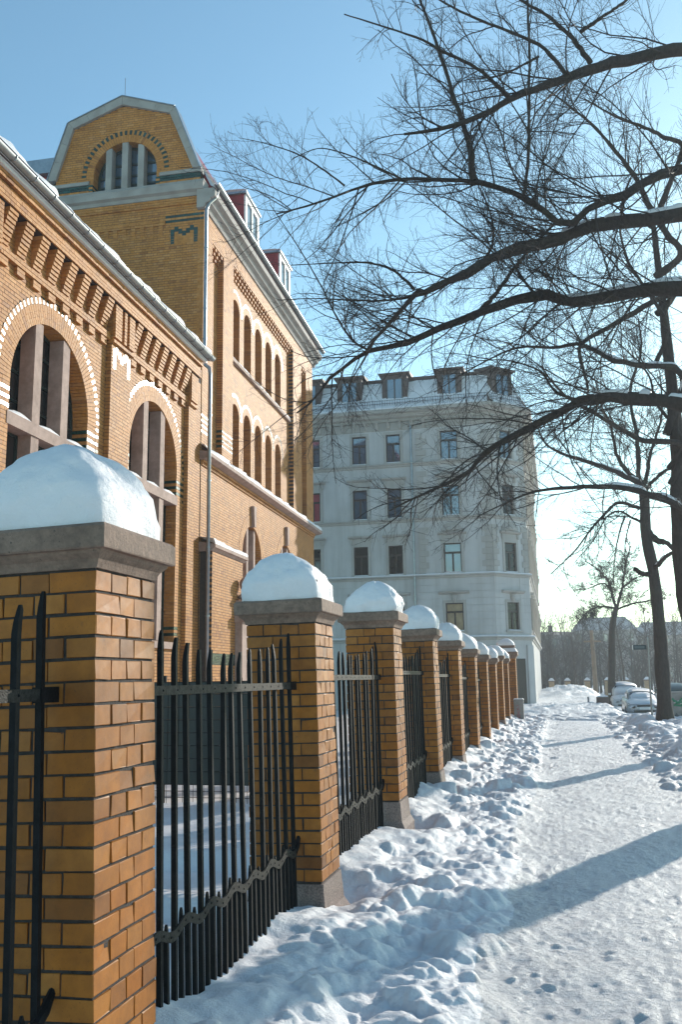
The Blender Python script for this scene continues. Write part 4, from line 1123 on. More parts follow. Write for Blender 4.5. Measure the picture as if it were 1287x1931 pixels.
for u0 in (29.9, 34.75):
    u1 = u0 + 1.75 if u0 < 38 else u0 + 1.2
    d = MB(); d.hexa(hex8(fs, u0, u1, 17.25, 19.32, -1.6, -0.06)); dm = d.build('dormer', M['redmetal'], wing)
    MB().hexa(hex8(fs, u0 - 0.10, u1 + 0.10, 19.32, 19.40, -1.7, 0.06)).build('dormer_roof', M['zinc'], dm)
    w = MB()
    for a, b in ((u0 + 0.0, u0 + 0.22), (u1 - 0.22, u1), ((u0 + u1) / 2 - 0.05, (u0 + u1) / 2 + 0.05)): w.hexa(hex8(fs, a, b, 17.8, 19.3, -0.06, -0.0))
    for z in (17.75, 19.12): w.hexa(hex8(fs, u0 + 0.003, u1 - 0.003, z, z + 0.18, -0.06, 0.004))
    w.build('dormer_frame', M['white'], dm)
    p = MB(); p.add([fs(u0 + 0.2, 17.9, -0.045), fs(u1 - 0.2, 17.9, -0.045), fs(u1 - 0.2, 19.15, -0.045), fs(u0 + 0.2, 19.15, -0.045)], [[0, 1, 2, 3]]); p.build('pane', M['glass_b'], dm)
    snow_sheet('dormer_snow', dm, [(0.05, 19.40, 0), (0.04, 19.46, 1), (-0.3, 19.50, 1), (-1.5, 19.50, 1), (-1.6, 19.41, 0)], u0 - 0.08, u1 + 0.08, fs, 12, 0.03, 47)
# rear roof seen past the gable
rr = MB(); rr.extrude([(-16.0, 21.3), (-7.0, 21.3), (-7.0, 22.6), (-16.0, 22.6)], lambda u, z, n: (u, n, z), 32.3, 38.0); rr.build('rear_roof', M['redmetal'], wing)
rr = MB(); rr.extrude([(-16.0, 12.0), (-7.0, 12.0), (-7.0, 21.29), (-16.0, 21.29)], lambda u, z, n: (u, n, z), 32.5, 37.8); rr.build('rear_wall', M['mortar'], wing)
MB().hexa([(-16, 32.0, 22.6), (-6.9, 32.0, 22.6), (-6.9, 38.2, 22.6), (-16, 38.2, 22.6), (-16, 32.0, 23.25), (-6.9, 32.0, 23.25), (-6.9, 38.2, 23.25), (-16, 38.2, 23.25)]).build('rear_roof_edge', M['zinc'], wing)
snow_sheet('rear_roof_snow', wing, [(-7.0, 21.9, 0.5), (-7.0, 22.35, 0.6)], 0, 1, lambda u, z, n: (-15.9 + 8.8 * u, 32.28 - 0.05 * (z - 21.5), z), 40, 0.5, 53)
# ------------------------------------------------------------------ pale corner house across the side street
WY = 55.0
house = empty('corner_house', (0, WY, 0), 0, 'pale grey plastered corner apartment house with snowy mansard roof', 'building')
fw = lambda u, z, n: (u, -n, z)                     # front facing the viewer
CX0, CX1, CD = -3.40, -1.40, 2.0                    # the canted corner
s2 = math.sqrt(0.5)
fc = lambda u, z, n: (CX0 + u * s2 + n * s2, u * s2 - n * s2, z)    # canted corner, u from 0 to 2.83
fst = lambda u, z, n: (CX1 + n, CD + u, z)          # street front
CL = CD / s2
EAVE = 17.75
XL = -24.0
FL = [(14.87, 16.70), (11.36, 13.24), (7.86, 9.66), (4.36, 6.04)]
COLS = [(-20.6, -19.7), (-18.0, -17.1), (-14.95, -14.02), (-11.90, -11.00), (-9.72, -8.83), (-6.32, -5.26)]
rect = lambda a, b, c, d: [(a, c), (b, c), (b, d), (a, d)]
w = MB()
w.plate(rect(XL, CX0, -0.3, EAVE), [rect(a, b, z0, z1) for a, b in COLS for z0, z1 in FL], fw, 0.0)
CW = (0.95, 1.88)
w.plate(rect(0, CL, -0.3, EAVE), [rect(CW[0], CW[1], z0, z1) for z0, z1 in FL], fc, 0.0)
SC_ = [(1.2 + 2.6 * k, 2.3 + 2.6 * k) for k in range(9)]
w.plate(rect(0, 25, -0.3, EAVE), [rect(a, b, z0, z1) for a, b in SC_ for z0, z1 in FL], fst, 0.0)
w.hexa([(XL, 0.8, -0.3), (CX0 - 0.4, 0.8, -0.3), (CX0 - 0.4, 26, -0.3), (XL, 26, -0.3), (XL, 0.8, EAVE), (CX0 - 0.4, 0.8, EAVE), (CX0 - 0.4, 26, EAVE), (XL, 26, EAVE)])
w.build('wall', M['plaster'], house)
def house_window(fn, a, b, z0, z1, style, mat, floor):
    f = MB(); t = 0.07; zt = z1 - (z1 - z0) * 0.32; m_ = (a + b) / 2
    for u0, u1 in ((a, a + t), (b - t, b)): f.hexa(hex8(fn, u0, u1, z0, z1, -0.16, -0.08))
    f.hexa(hex8(fn, m_ - 0.05, m_ + 0.05, z0, zt, -0.16, -0.07))
    for c, d in ((z0, z0 + t), (z1 - t, z1), (zt - 0.06, zt + 0.06)): f.hexa(hex8(fn, a, b, c, d, -0.157, -0.075))
    wo = f.build('window', M['framebr'], house)
    for u0, u1, c, d in ((a, m_, z0, zt), (m_, b, z0, zt), (a, b, zt, z1)):
        tl = random.gauss(0, 0.006)
        p = MB(); p.add([fn(u0, c, -0.12), fn(u1, c, -0.12 + tl * 0.5), fn(u1, d, -0.12 + tl), fn(u0, d, -0.12 + tl * 0.5)], [[0, 1, 2, 3]]); p.build('pane', M[mat], wo)
    r = MB()
    for e0, e1 in (((a, z0), (a, z1)), ((b, z1), (b, z0)), ((a, z1), (b, z1)), ((b, z0), (a, z0))):
        r.add([fn(e0[0], e0[1], 0), fn(e1[0], e1[1], 0), fn(e1[0], e1[1], -0.2), fn(e0[0], e0[1], -0.2)], [[0, 1, 2, 3]])
    k = 0.16
    for u0, u1 in ((a - k, a), (b, b + k)): r.hexa(hex8(fn, u0, u1, z0, z1 + k, -0.02, 0.05))
    r.hexa(hex8(fn, a, b, z1, z1 + k, -0.02, 0.047))
    r.hexa(hex8(fn, a - 0.2, b + 0.2, z0 - 0.10, z0 - 0.003, -0.02, 0.13))
    if style in (1, 2, 3):
        r.hexa(hex8(fn, a - k, b + k, z1 + k, z1 + 0.52, -0.02, 0.035)); r.sweep([(-0.02, z1 + 0.52), (0.10, z1 + 0.54), (0.22, z1 + 0.62), (0.22, z1 + 0.67), (-0.02, z1 + 0.71)], fn, a - 0.34, b + 0.34)
        for u0 in (a - 0.22, b + 0.08): r.hexa(hex8(fn, u0, u0 + 0.14, z1 + 0.22, z1 + 0.52, 0.0355, 0.12))
    if style == 2:
        m_ = (a + b) / 2; n = 12; rr_ = 0.58
        r.extrude([(m_ + rr_ * math.cos(math.pi * q / n), z1 + 0.71 + 0.85 * rr_ * math.sin(math.pi * q / n)) for q in range(n + 1)], fn, -0.02, 0.14)
        r.extrude([(m_ + (rr_ + 0.09) * math.cos(math.pi * q / n), z1 + 0.71 + 0.85 * (rr_ + 0.09) * math.sin(math.pi * q / n)) for q in range(n + 1)], fn, -0.02, 0.08)
        for q in range(7): r.tube([fn(m_ + 0.34 * math.cos(math.pi * (q + 0.5) / 7), z1 + 0.80 + 0.26 * math.sin(math.pi * (q + 0.5) / 7), 0.13), fn(m_, z1 + 0.80, 0.17)], [0.07, 0.09], 6)
    if style == 3:
        m_ = (a + b) / 2
        r.extrude([(a - 0.34, z1 + 0.712), (b + 0.34, z1 + 0.712), (m_, z1 + 1.02)], fn, -0.02, 0.16)
    if style == 4:
        r.sweep([(-0.02, z1 + 0.52), (0.10, z1 + 0.54), (0.24, z1 + 0.64), (0.24, z1 + 0.70), (-0.02, z1 + 0.74)], fn, a - 0.4, b + 0.4)
        m_ = (a + b) / 2; r.lathe([(0.04, z1 + 0.02), (0.14, z1 + 0.10), (0.18, z1 + 0.28), (0.16, z1 + 0.44), (0.22, z1 + 0.50)], fn(m_, 0, 0.04)[0], fn(m_, 0, 0.04)[1], 10)
    r.build('surround', M['trim'], wo)
    sn = MB(); sn.sweep([(-0.1, z0 - 0.002), (0.12, z0 - 0.002), (0.10, z0 + 0.04), (-0.1, z0 + 0.07)], fn, a + 0.02, b - 0.02); sn.build('sill_snow', M['snow'], wo)
PANE = {(2, 1): 'pane_red', (2, 2): 'glass', (3, 2): 'glass', (4, 2): 'glass', (4, 3): 'glass', (3, 3): 'glass', (5, 3): 'pane_brick_refl'}
for fi, (z0, z1) in enumerate(FL):
    for ci, (a, b) in enumerate(COLS):
        st = [0, 1, 1, 4][fi]
        if ci == 5: st = [0, 3, 2, 4][fi]
        house_window(fw, a, b, z0, z1, st, PANE.get((ci, fi), 'glass_b'), fi)
    house_window(fc, CW[0], CW[1], z0, z1, [0, 3, 2, 4][fi], 'glass' if fi else 'glass_b', fi)
    for k, (a, b) in enumerate(SC_): house_window(fst, a, b, z0, z1, [0, 1, 2, 4][fi], 'glass', fi)
def around(name, prof, mat='trim'):
    m_ = MB()
    k = len(prof)
    pts = []
    for n, z in prof:
        d = n * math.tan(R(22.5))
        pts.append([(XL, -n, z), (CX0 + d, -n, z), (CX1 + n, CD - d, z), (CX1 + n, CD + 25, z)])
    V = [pts[i][j] for j in range(4) for i in range(k)]
    F = [[j * k + i, j * k + (i + 1) % k, (j + 1) * k + (i + 1) % k, (j + 1) * k + i] for j in range(3) for i in range(k)] + [list(range(k)), [3 * k + i for i in range(k)]]
    return m_.add(V, F).build(name, M[mat], house)
for z in (14.74, 11.23, 7.70, 3.95):
    around('string_course', [(-0.03, z - 0.16), (0.07, z - 0.15), (0.09, z - 0.05), (0.20, z), (0.20, z + 0.05), (-0.03, z + 0.09)])
    if z < 8: around('ledge_snow', [(-0.02, z + 0.085), (0.20, z + 0.055), (0.19, z + 0.11), (-0.02, z + 0.17)], 'snow')
around('cornice', [(-0.03, 17.50), (0.12, 17.50), (0.16, 17.66), (0.34, 17.74), (0.40, 17.90), (0.62, 17.98), (0.66, 18.16), (0.60, 18.22), (-0.03, 18.25)], 'trim2')
around('frieze', [(-0.03, 16.98), (0.05, 16.98), (0.06, 17.46), (-0.03, 17.46)], 'trim2')
for fn, us in ((fw, np.arange(XL + 0.4, CX0 - 0.1, 0.74)), (fc, np.arange(0.35, CL, 0.72)), (fst, np.arange(0.4, 25, 0.74))):
    for u in us: MB().extrude([(0.05, 17.02), (0.16, 17.12), (0.20, 17.30), (0.36, 17.50), (0.05, 17.50)], lambda n, z, q, fn=fn: fn(q, z, n), float(u) - 0.09, float(u) + 0.09).build('cornice_bracket', M['trim2'], house)
# rustication joints of the lower storeys are real grooves between courses of blocks
for zc in np.arange(4.2, 7.45, 0.42):
    for fn, a, b in ((fw, XL, CX0 - 0.01), (fc, 0.01, CL - 0.01), (fst, 0.01, 25)):
        cuts = COLS if fn is fw else ([CW] if fn is fc else SC_)
        S = [(a, b)]
        for c0, c1 in cuts: S = subtract(S, (c0 - 0.17, c1 + 0.17))
        for u0, u1 in S: MB().hexa(hex8(fn, u0, u1, zc + 0.012, zc + 0.408, -0.02, 0.028)).build('stone_course', M['plaster'], house)
# quoins on the corner bays
for fi, (zb, zt) in enumerate(((14.85, 16.9), (11.35, 14.5), (7.82, 11.0))):
    n = int((zt - zb) / 0.36)
    for k in range(n):
        z = zb + k * 0.36; L = 0.62 if k % 2 else 0.42
        for fn, u0, u1 in ((fw, -7.85, -7.85 + L), (fw, CX0 - L, CX0 - 0.01), (fc, 0.01, L * 0.8), (fc, CL - L * 0.8, CL - 0.01), (fst, 0.01, L)):
            MB().hexa(hex8(fn, u0, u1, z + 0.012, z + 0.348, -0.02, 0.05)).build('quoin', M['trim'], house)
# ground floor shop piers
for u in (XL, -14.0, -9.0, CX0 - 0.55):
    MB().hexa(hex8(fw, u, u + 0.55, -0.3, 3.5, -0.02, 0.12)).build('pier', M['plaster'], house)
for u in (0.02, CL - 0.5): MB().hexa(hex8(fc, u, u + 0.48, -0.3, 3.5, -0.02, 0.12)).build('pier', M['plaster'], house)
MB().hexa(hex8(fc, 0.62, CL - 0.62, 0.0, 2.7, -0.02, 0.01)).build('shop_door', M['framebr'], house)
# carved reliefs along the street front catch the sun
for z0, z1 in FL:
    for k in range(10):
        u = 0.3 + 2.6 * k
        MB().lathe([(0.05, z0 + 0.05), (0.11, z0 + 0.12), (0.09, z0 + 0.4), (0.12, z1 - 0.4), (0.20, z1 - 0.1), (0.26, z1 + 0.25), (0.12, z1 + 0.32)], *fst(u, 0, 0.06)[:2], 8).build('relief', M['warm'], house)
MB().tube([fw(-8.12, 17.45, 0.10), fw(-8.12, 3.0, 0.10)], 0.07, 8).build('downpipe', M['zinc'], house)
# mansard roof: steep snowy slope, dormers
def roof_ring(z0, n0, z1, n1, name, mat):
    m_ = MB(); P = []
    for n, z in ((n0, z0), (n1, z1)):
        d = n * math.tan(R(22.5)); P += [(XL, -n, z), (CX0 + d, -n, z), (CX1 + n, CD - d, z), (CX1 + n, CD + 25, z)]
    return m_.add(P, [[j, j + 1, j + 5, j + 4] for j in range(3)] + ([[4, 5, 6, 7]] if n1 < -1 else [])).build(name, M[mat], house)
roof_ring(18.18, 0.45, 20.55, -1.05, 'roof', 'slate')
around('roof_edge', [(-1.3, 20.50), (-0.98, 20.50), (-0.98, 20.68), (-1.3, 20.70)], 'slate')
roof_ring(20.60, -1.05, 21.4, -5.0, 'upper_roof', 'slate')
for fn, a, b in ((fw, XL, CX0 + 0.1), (fc, 0.05, CL - 0.05)):
    q = []; nu = int((b - a) / 0.2); 
    snow_sheet('roof_snow', house, [(0.60, 18.20, 0), (0.62, 18.30, 0.4), (0.50, 18.36, 1), (0.33, 18.50, 1), (-0.25, 19.50, 0.4), (-0.80, 20.36, 0.6)], a, b, fn, nu, 0.10, 61)
    g_ = MB(); g_.tube([fn(a, 18.62, 0.42), fn(b, 18.62, 0.42)], 0.015, 4); g_.tube([fn(a, 18.82, 0.42), fn(b, 18.82, 0.42)], 0.015, 4)
    for u in np.arange(a + 0.1, b, 0.16): g_.tube([fn(u, 18.5, 0.42), fn(u, 18.85, 0.42)], 0.010, 4)
    g_.build('snow_guard', M['iron'], house, kind='stuff')
def dormer(fn, a, b):
    d = MB(); d.hexa(hex8(fn, a - 0.28, b + 0.28, 18.40, 20.62, -1.4, -0.02)); dm = d.build('dormer', M['slate'], house)
    d = MB(); d.sweep([(-1.5, 20.62), (0.16, 20.60), (0.20, 20.70), (-1.5, 20.95)], fn, a - 0.46, b + 0.46); d.build('dormer_roof', M['slate'], dm)
    for u0, u1 in ((a, a + 0.08), (b - 0.08, b), ((a + b) / 2 - 0.04, (a + b) / 2 + 0.04)): MB().hexa(hex8(fn, u0, u1, 18.62, 20.30, -0.03, 0.03)).build('dormer_frame', M['framebr'], dm)
    for u0, u1 in ((a, (a + b) / 2), ((a + b) / 2, b)): MB().add([fn(u0, 18.62, 0.0), fn(u1, 18.62, 0.0), fn(u1, 20.30, 0.004), fn(u0, 20.30, 0.004)], [[0, 1, 2, 3]]).build('pane', M['glass_b'], dm)
    MB().sweep([(-0.02, 18.60), (0.10, 18.60), (0.08, 18.66), (-0.02, 18.68)], fn, a, b).build('sill_snow', M['snow'], dm)
for a, b in ((-15.3, -14.2), (-12.55, -11.50), (-9.62, -8.55), (-6.10, -5.15)): dormer(fw, a, b)
dormer(fc, 0.85, 1.95)

# ------------------------------------------------------------------ bare trees
def catmull(P, K):
    P = np.asarray(P, float); n = len(P)
    t = np.linspace(0, n - 1, K); i = np.clip(t.astype(int), 0, n - 2); f = (t - i)[:, None]
    p0 = P[np.clip(i - 1, 0, n - 1)]; p1 = P[i]; p2 = P[i + 1]; p3 = P[np.clip(i + 2, 0, n - 1)]
    return 0.5 * (2 * p1 + (p2 - p0) * f + (2 * p0 - 5 * p1 + 4 * p2 - p3) * f ** 2 + (3 * p1 - p0 - 3 * p2 + p3) * f ** 3)

def tubes(P, Rd, S):
    """P (N,K,3), Rd (N,K) -> vertices, quads"""
    N_, K_, _ = P.shape
    T = np.gradient(P, axis=1); T /= np.linalg.norm(T, axis=2, keepdims=True) + 1e-9
    ref = np.zeros_like(T); m_ = np.abs(T.mean(1))[:, 2] > 0.75
    ref[..., 2] = 1; ref[m_] = (1, 0, 0)
    A = np.cross(T, ref); A /= np.linalg.norm(A, axis=2, keepdims=True) + 1e-9
    Bv = np.cross(T, A)
    w = 2 * np.pi * np.arange(S) / S
    V = P[:, :, None] + Rd[:, :, None, None] * (A[:, :, None] * np.cos(w)[None, None, :, None] + Bv[:, :, None] * np.sin(w)[None, None, :, None])
    base = (np.arange(N_)[:, None, None] * K_ + np.arange(K_ - 1)[None, :, None]) * S
    k = np.arange(S)[None, None]
    F = np.stack([base + k, base + (k + 1) % S, base + S + (k + 1) % S, base + S + k], -1).reshape(-1, 4)
    return V.reshape(-1, 3), F

def grow(P, Rd, per_m, ratio, lmin, lmax, ang, K_, rmax, rmin, up, wig, s0=0.12, flat=1.0):
    """spawn child branches from parents P (N,K,3)"""
    L = np.linalg.norm(np.diff(P, axis=1), axis=2).sum(1)
    cnt = rng.poisson(np.maximum(L * per_m, 0.6))
    pi = np.repeat(np.arange(len(P)), cnt); n = len(pi)
    s = rng.uniform(s0, 1.0, n)
    kf = s * (P.shape[1] - 1); k0 = np.clip(kf.astype(int), 0, P.shape[1] - 2); f = (kf - k0)[:, None]
    o = P[pi, k0] * (1 - f) + P[pi, k0 + 1] * f
    t = P[pi, k0 + 1] - P[pi, k0]; t /= np.linalg.norm(t, axis=1, keepdims=True) + 1e-9
    rr = Rd[pi, k0]
    v = rng.normal(size=(n, 3)); v[:, 1] *= flat; v -= (v * t).sum(1, keepdims=True) * t; v /= np.linalg.norm(v, axis=1, keepdims=True) + 1e-9
    a = np.radians(rng.normal(ang, 12, n))[:, None]
    d = t * np.cos(a) + v * np.sin(a)
    d[:, 2] += up * rng.uniform(0.2, 1.2, n)
    d /= np.linalg.norm(d, axis=1, keepdims=True)
    ln = np.clip(ratio * L[pi] * (1.1 - 0.65 * s) * rng.uniform(0.55, 1.25, n), lmin, lmax)
    Q = np.zeros((n, K_, 3)); Q[:, 0] = o; st = (ln / (K_ - 1))[:, None]
    curl = rng.normal(0, wig, (n, 3))
    for k in range(1, K_):
        d = d + curl * 0.5 + rng.normal(0, wig, (n, 3)); d[:, 2] += up * 0.12
        d /= np.linalg.norm(d, axis=1, keepdims=True); Q[:, k] = Q[:, k - 1] + d * st
    r0 = np.clip(rr * 0.55, rmin * 1.2, rmax) ; r0 = np.minimum(r0, ln * 0.0075 + rmin)
    taper = np.linspace(1, 0.35, K_)[None]
    return Q, np.maximum(r0[:, None] * taper, rmin)

LIMBS = [
(0,0.150,0.025,[[3.22,15.0,11.2],[2.8,14.7,12.0],[2.51,14.2,11.57],[1.74,14.02,11.46],[1.17,13.84,11.29],[0.66,13.67,11.06],[0.21,13.49,10.83],[-0.23,13.31,10.6],[-0.57,13.13,10.32],[-1.0,12.96,10.07],[-1.47,12.78,9.91],[-1.83,12.6,9.8]]),
(0,0.170,0.030,[[3.25,15.0,8.2],[2.9,14.8,9.0],[2.36,14.6,8.99],[1.63,14.5,8.87],[0.88,14.4,8.81],[0.45,14.3,8.68],[-0.19,14.2,8.52],[-0.57,14.1,8.39],[-0.92,14.0,8.15],[-1.36,14.13,8.04],[-1.78,14.27,7.97],[-1.96,14.4,8.01],[-2.27,14.53,7.77],[-2.59,14.67,7.53],[-2.91,14.8,7.24]]),
(0,0.180,0.020,[[3.25,15.0,6.8],[2.8,15.0,7.7],[2.32,15.0,7.85],[1.84,15.08,7.94],[1.22,15.16,7.91],[0.58,15.24,7.88],[0.24,15.32,8.12],[-0.16,15.4,8.15],[-0.58,15.48,8.11],[-1.06,15.56,8.0],[-1.62,15.65,7.87],[-2.07,15.74,7.75],[-2.58,15.83,7.66],[-3.13,15.93,7.64],[-3.53,16.02,7.44],[-3.9,16.11,7.24],[-4.22,16.21,6.91],[-4.6,16.3,6.68]]),
(0,0.170,0.015,[[3.25,15.0,4.6],[2.9,15.1,5.5],[2.2,15.2,5.96],[1.73,15.33,6.12],[1.18,15.45,6.25],[0.69,15.58,6.26],[0.38,15.71,6.16],[-0.13,15.84,5.97],[-0.67,15.96,5.76],[-1.11,16.09,5.53],[-1.39,16.22,5.27],[-2.07,16.35,5.01],[-2.47,16.47,4.89],[-2.9,16.6,4.73]]),
(0,0.110,0.012,[[3.25,15.0,8.9],[2.9,14.6,9.6],[2.35,14.2,9.51],[1.82,14.17,9.36],[1.37,14.14,9.16],[0.93,14.11,9.0],[0.53,14.09,8.74],[0.21,14.06,9.0],[-0.11,14.03,9.28],[-0.55,14.0,9.51],[-0.93,13.83,9.57],[-1.55,13.66,9.61],[-2.04,13.49,9.58],[-2.58,13.31,9.46],[-3.07,13.14,9.22],[-3.62,12.97,9.02],[-3.92,12.8,8.88]]),
(0,0.060,0.020,[[-0.87,13.3,9.29],[-0.88,13.23,9.74],[-0.96,13.16,10.13],[-1.1,13.09,10.65],[-1.24,13.01,11.19],[-1.38,12.94,11.73],[-1.55,12.87,12.27],[-1.68,12.8,12.82]]),
(0,0.035,0.018,[[-0.11,13.6,9.11],[-0.02,13.54,9.61],[0.05,13.48,10.54],[0.1,13.42,11.42],[0.12,13.36,12.33],[0.1,13.3,12.96]]),
(0,0.045,0.010,[[-0.23,13.3,10.59],[-0.44,13.13,10.76],[-0.74,12.97,11.0],[-1.16,12.8,11.2],[-1.57,12.63,11.41],[-2.15,12.47,11.63],[-2.67,12.3,11.79]]),
(0,0.040,0.012,[[0.66,13.6,11.07],[0.35,13.4,11.43],[-0.18,13.2,11.69],[-0.71,13.0,11.89],[-1.23,12.8,12.15],[-1.61,12.6,12.45]]),
(0,0.050,0.020,[[1.06,13.8,11.33],[0.91,13.68,11.53],[0.7,13.56,11.79],[0.38,13.44,12.08],[0.01,13.32,12.32],[-0.41,13.2,12.69]]),
(0,0.040,0.020,[[0.93,13.7,11.86],[1.31,13.8,12.15],[1.68,13.9,12.44],[2.03,14.0,12.85]]),
(0,0.025,0.010,[[0.24,13.5,11.39],[-0.32,13.15,10.93],[-0.79,12.8,10.68]]),
(0,0.035,0.008,[[-2.02,14.6,8.16],[-2.35,14.45,8.48],[-2.75,14.3,8.6],[-3.32,14.15,8.6],[-4.03,14.0,8.58]]),
(0,0.030,0.008,[[-3.1,15.8,7.62],[-3.36,15.64,7.79],[-3.59,15.48,8.17],[-3.88,15.32,8.82],[-4.23,15.16,9.49],[-4.72,15.0,10.32]]),
(0,0.030,0.007,[[-1.87,14.6,8.06],[-2.53,14.75,8.09],[-3.19,14.9,8.23],[-3.88,15.05,8.4],[-4.65,15.2,8.52]]),
(0,0.035,0.012,[[-0.94,14.4,8.34],[-0.67,14.53,8.79],[-0.69,14.67,9.44],[-0.9,14.8,10.09]]),
(0,0.060,0.020,[[-1.08,16.0,8.2],[-0.77,15.75,8.37],[-0.46,15.5,8.63],[-0.07,15.25,8.97],[0.49,15.0,9.36]]),
(0,0.020,0.006,[[-1.89,12.9,9.21],[-2.38,12.72,9.45],[-2.76,12.55,9.59],[-3.13,12.38,9.63],[-3.5,12.2,9.4]]),
(0,0.020,0.005,[[-2.84,12.9,9.26],[-3.15,12.78,9.51],[-3.55,12.65,9.77],[-4.03,12.53,9.95],[-4.42,12.4,10.03]]),
(0,0.035,0.010,[[0.7,15.9,6.35],[0.25,16.07,6.6],[-0.01,16.25,7.07],[-0.57,16.43,7.39],[-1.16,16.6,7.5]]),
(1,0.120,0.020,[[2.85,22.2,11.2],[3.47,22.0,11.61],[3.17,21.71,11.98],[2.78,21.43,12.61],[2.48,21.14,13.23],[2.09,20.86,13.77],[1.63,20.57,14.31],[1.09,20.29,14.77],[0.46,20.0,15.24]]),
(1,0.090,0.020,[[2.85,22.2,12.5],[3.68,22.0,14.3],[3.29,21.75,14.58],[2.79,21.5,14.79],[2.12,21.25,15.03],[1.39,21.0,15.47]]),
(1,0.110,0.012,[[2.8,22.1,7.2],[3.24,22.0,8.62],[2.32,21.79,8.85],[1.63,21.57,9.0],[0.97,21.36,9.35],[0.34,21.14,9.26],[-0.49,20.93,9.26],[-1.45,20.71,8.83],[-2.45,20.5,8.2]]),
(1,0.100,0.030,[[2.8,22.1,10.2],[3.22,22.0,10.65],[2.42,21.77,10.26],[1.68,21.53,9.8],[0.96,21.3,9.33],[0.96,21.07,8.72],[1.01,20.83,8.23],[1.02,20.6,7.93]]),
(1,0.100,0.020,[[2.8,22.1,6.0],[3.11,22.0,6.88],[2.17,21.6,6.99],[1.5,21.2,7.36],[0.91,20.8,7.65],[0.43,20.4,7.92],[-0.0,20.0,8.45]]),
(1,0.130,0.012,[[2.85,22.2,4.6],[2.99,22.0,5.39],[2.41,21.71,5.66],[1.74,21.43,5.85],[1.08,21.14,5.87],[0.41,20.86,5.82],[-0.25,20.57,5.73],[-0.91,20.29,5.45],[-1.55,20.0,5.11]]),
(1,0.070,0.015,[[2.7,22.2,9.0],[3.01,22.0,9.77],[2.68,21.8,10.53],[2.23,21.6,11.31],[2.04,21.4,12.19],[2.2,21.2,13.02],[2.59,21.0,13.68]]),
(1,0.070,0.015,[[2.8,22.2,6.4],[3.12,22.0,7.02],[2.67,22.33,8.05],[2.53,22.67,8.98],[1.86,23.0,9.99]]),
(2,0.110,0.030,[[2.96,31.0,7.79],[2.99,31.0,8.87],[3.0,31.0,9.57],[2.9,31.0,10.98],[3.34,31.0,12.43],[3.33,31.0,13.57]]),
(2,0.100,0.020,[[2.86,31.0,7.98],[2.52,30.8,8.38],[2.27,30.6,8.82],[2.15,30.4,9.71],[1.88,30.2,10.37],[1.69,30.0,11.5]]),
(2,0.130,0.020,[[3.01,31.0,7.79],[2.52,30.6,8.04],[1.59,30.2,8.42],[0.64,29.8,8.69],[0.01,29.4,9.05],[-0.26,29.0,9.75]]),
(2,0.080,0.015,[[2.91,31.0,7.01],[2.25,30.7,7.19],[1.78,30.4,6.79],[1.3,30.1,6.27],[0.74,29.8,5.55],[-0.05,29.5,4.8]]),
(2,0.060,0.012,[[2.96,31.0,6.55],[2.59,30.84,6.72],[2.26,30.68,6.89],[1.83,30.52,6.71],[1.35,30.36,5.92],[0.73,30.2,5.24]]),
(2,0.040,0.010,[[2.41,30.6,6.74],[2.16,30.47,6.07],[1.96,30.33,5.2],[1.87,30.2,4.35]]),
(2,0.030,0.010,[[2.57,30.6,6.59],[2.33,30.45,5.72],[2.28,30.3,4.68]]),
(2,0.140,0.060,[[3.1,31.0,6.28],[3.38,30.88,5.9],[3.65,30.75,5.8],[3.97,30.62,5.37],[4.21,30.5,4.96]]),
(2,0.090,0.060,[[3.17,31.0,4.97],[3.37,30.67,5.15],[3.62,30.33,5.37],[3.87,30.0,5.41]]),
(2,0.090,0.030,[[3.04,31.0,7.52],[3.57,31.33,8.09],[4.14,31.67,8.49],[4.87,32.0,8.7]]),
(2,0.090,0.020,[[3.09,31.0,7.69],[3.46,31.33,9.0],[3.93,31.67,10.35],[4.0,32.0,11.96]]),
(2,0.100,0.080,[[3.22,31.0,4.88],[2.87,30.8,4.83],[2.6,30.6,4.99]]),
(3,0.120,0.040,[[3.82,60.0,5.74],[3.6,59.75,6.52],[3.45,59.5,7.3],[2.85,59.25,8.13],[2.07,59.0,8.7]]),
(3,0.120,0.050,[[3.82,60.0,5.74],[4.27,60.0,7.15],[4.51,60.0,8.32],[4.92,60.0,9.65]]),
(3,0.085,0.040,[[3.76,60.0,5.77],[2.89,59.67,5.88],[2.09,59.33,5.61],[1.5,59.0,4.95]]),
(3,0.085,0.050,[[3.79,60.0,5.67],[4.86,60.33,6.06],[5.79,60.67,6.22],[6.71,61.0,6.65]]),
(3,0.07,0.025,[[4.16,60.0,6.99],[5.14,60.5,7.67],[6.0,61.0,7.86]]),
(3,0.07,0.025,[[3.57,60.0,6.84],[3.14,59.67,7.33],[2.14,59.33,7.0],[1.49,59.0,6.93]]),
]
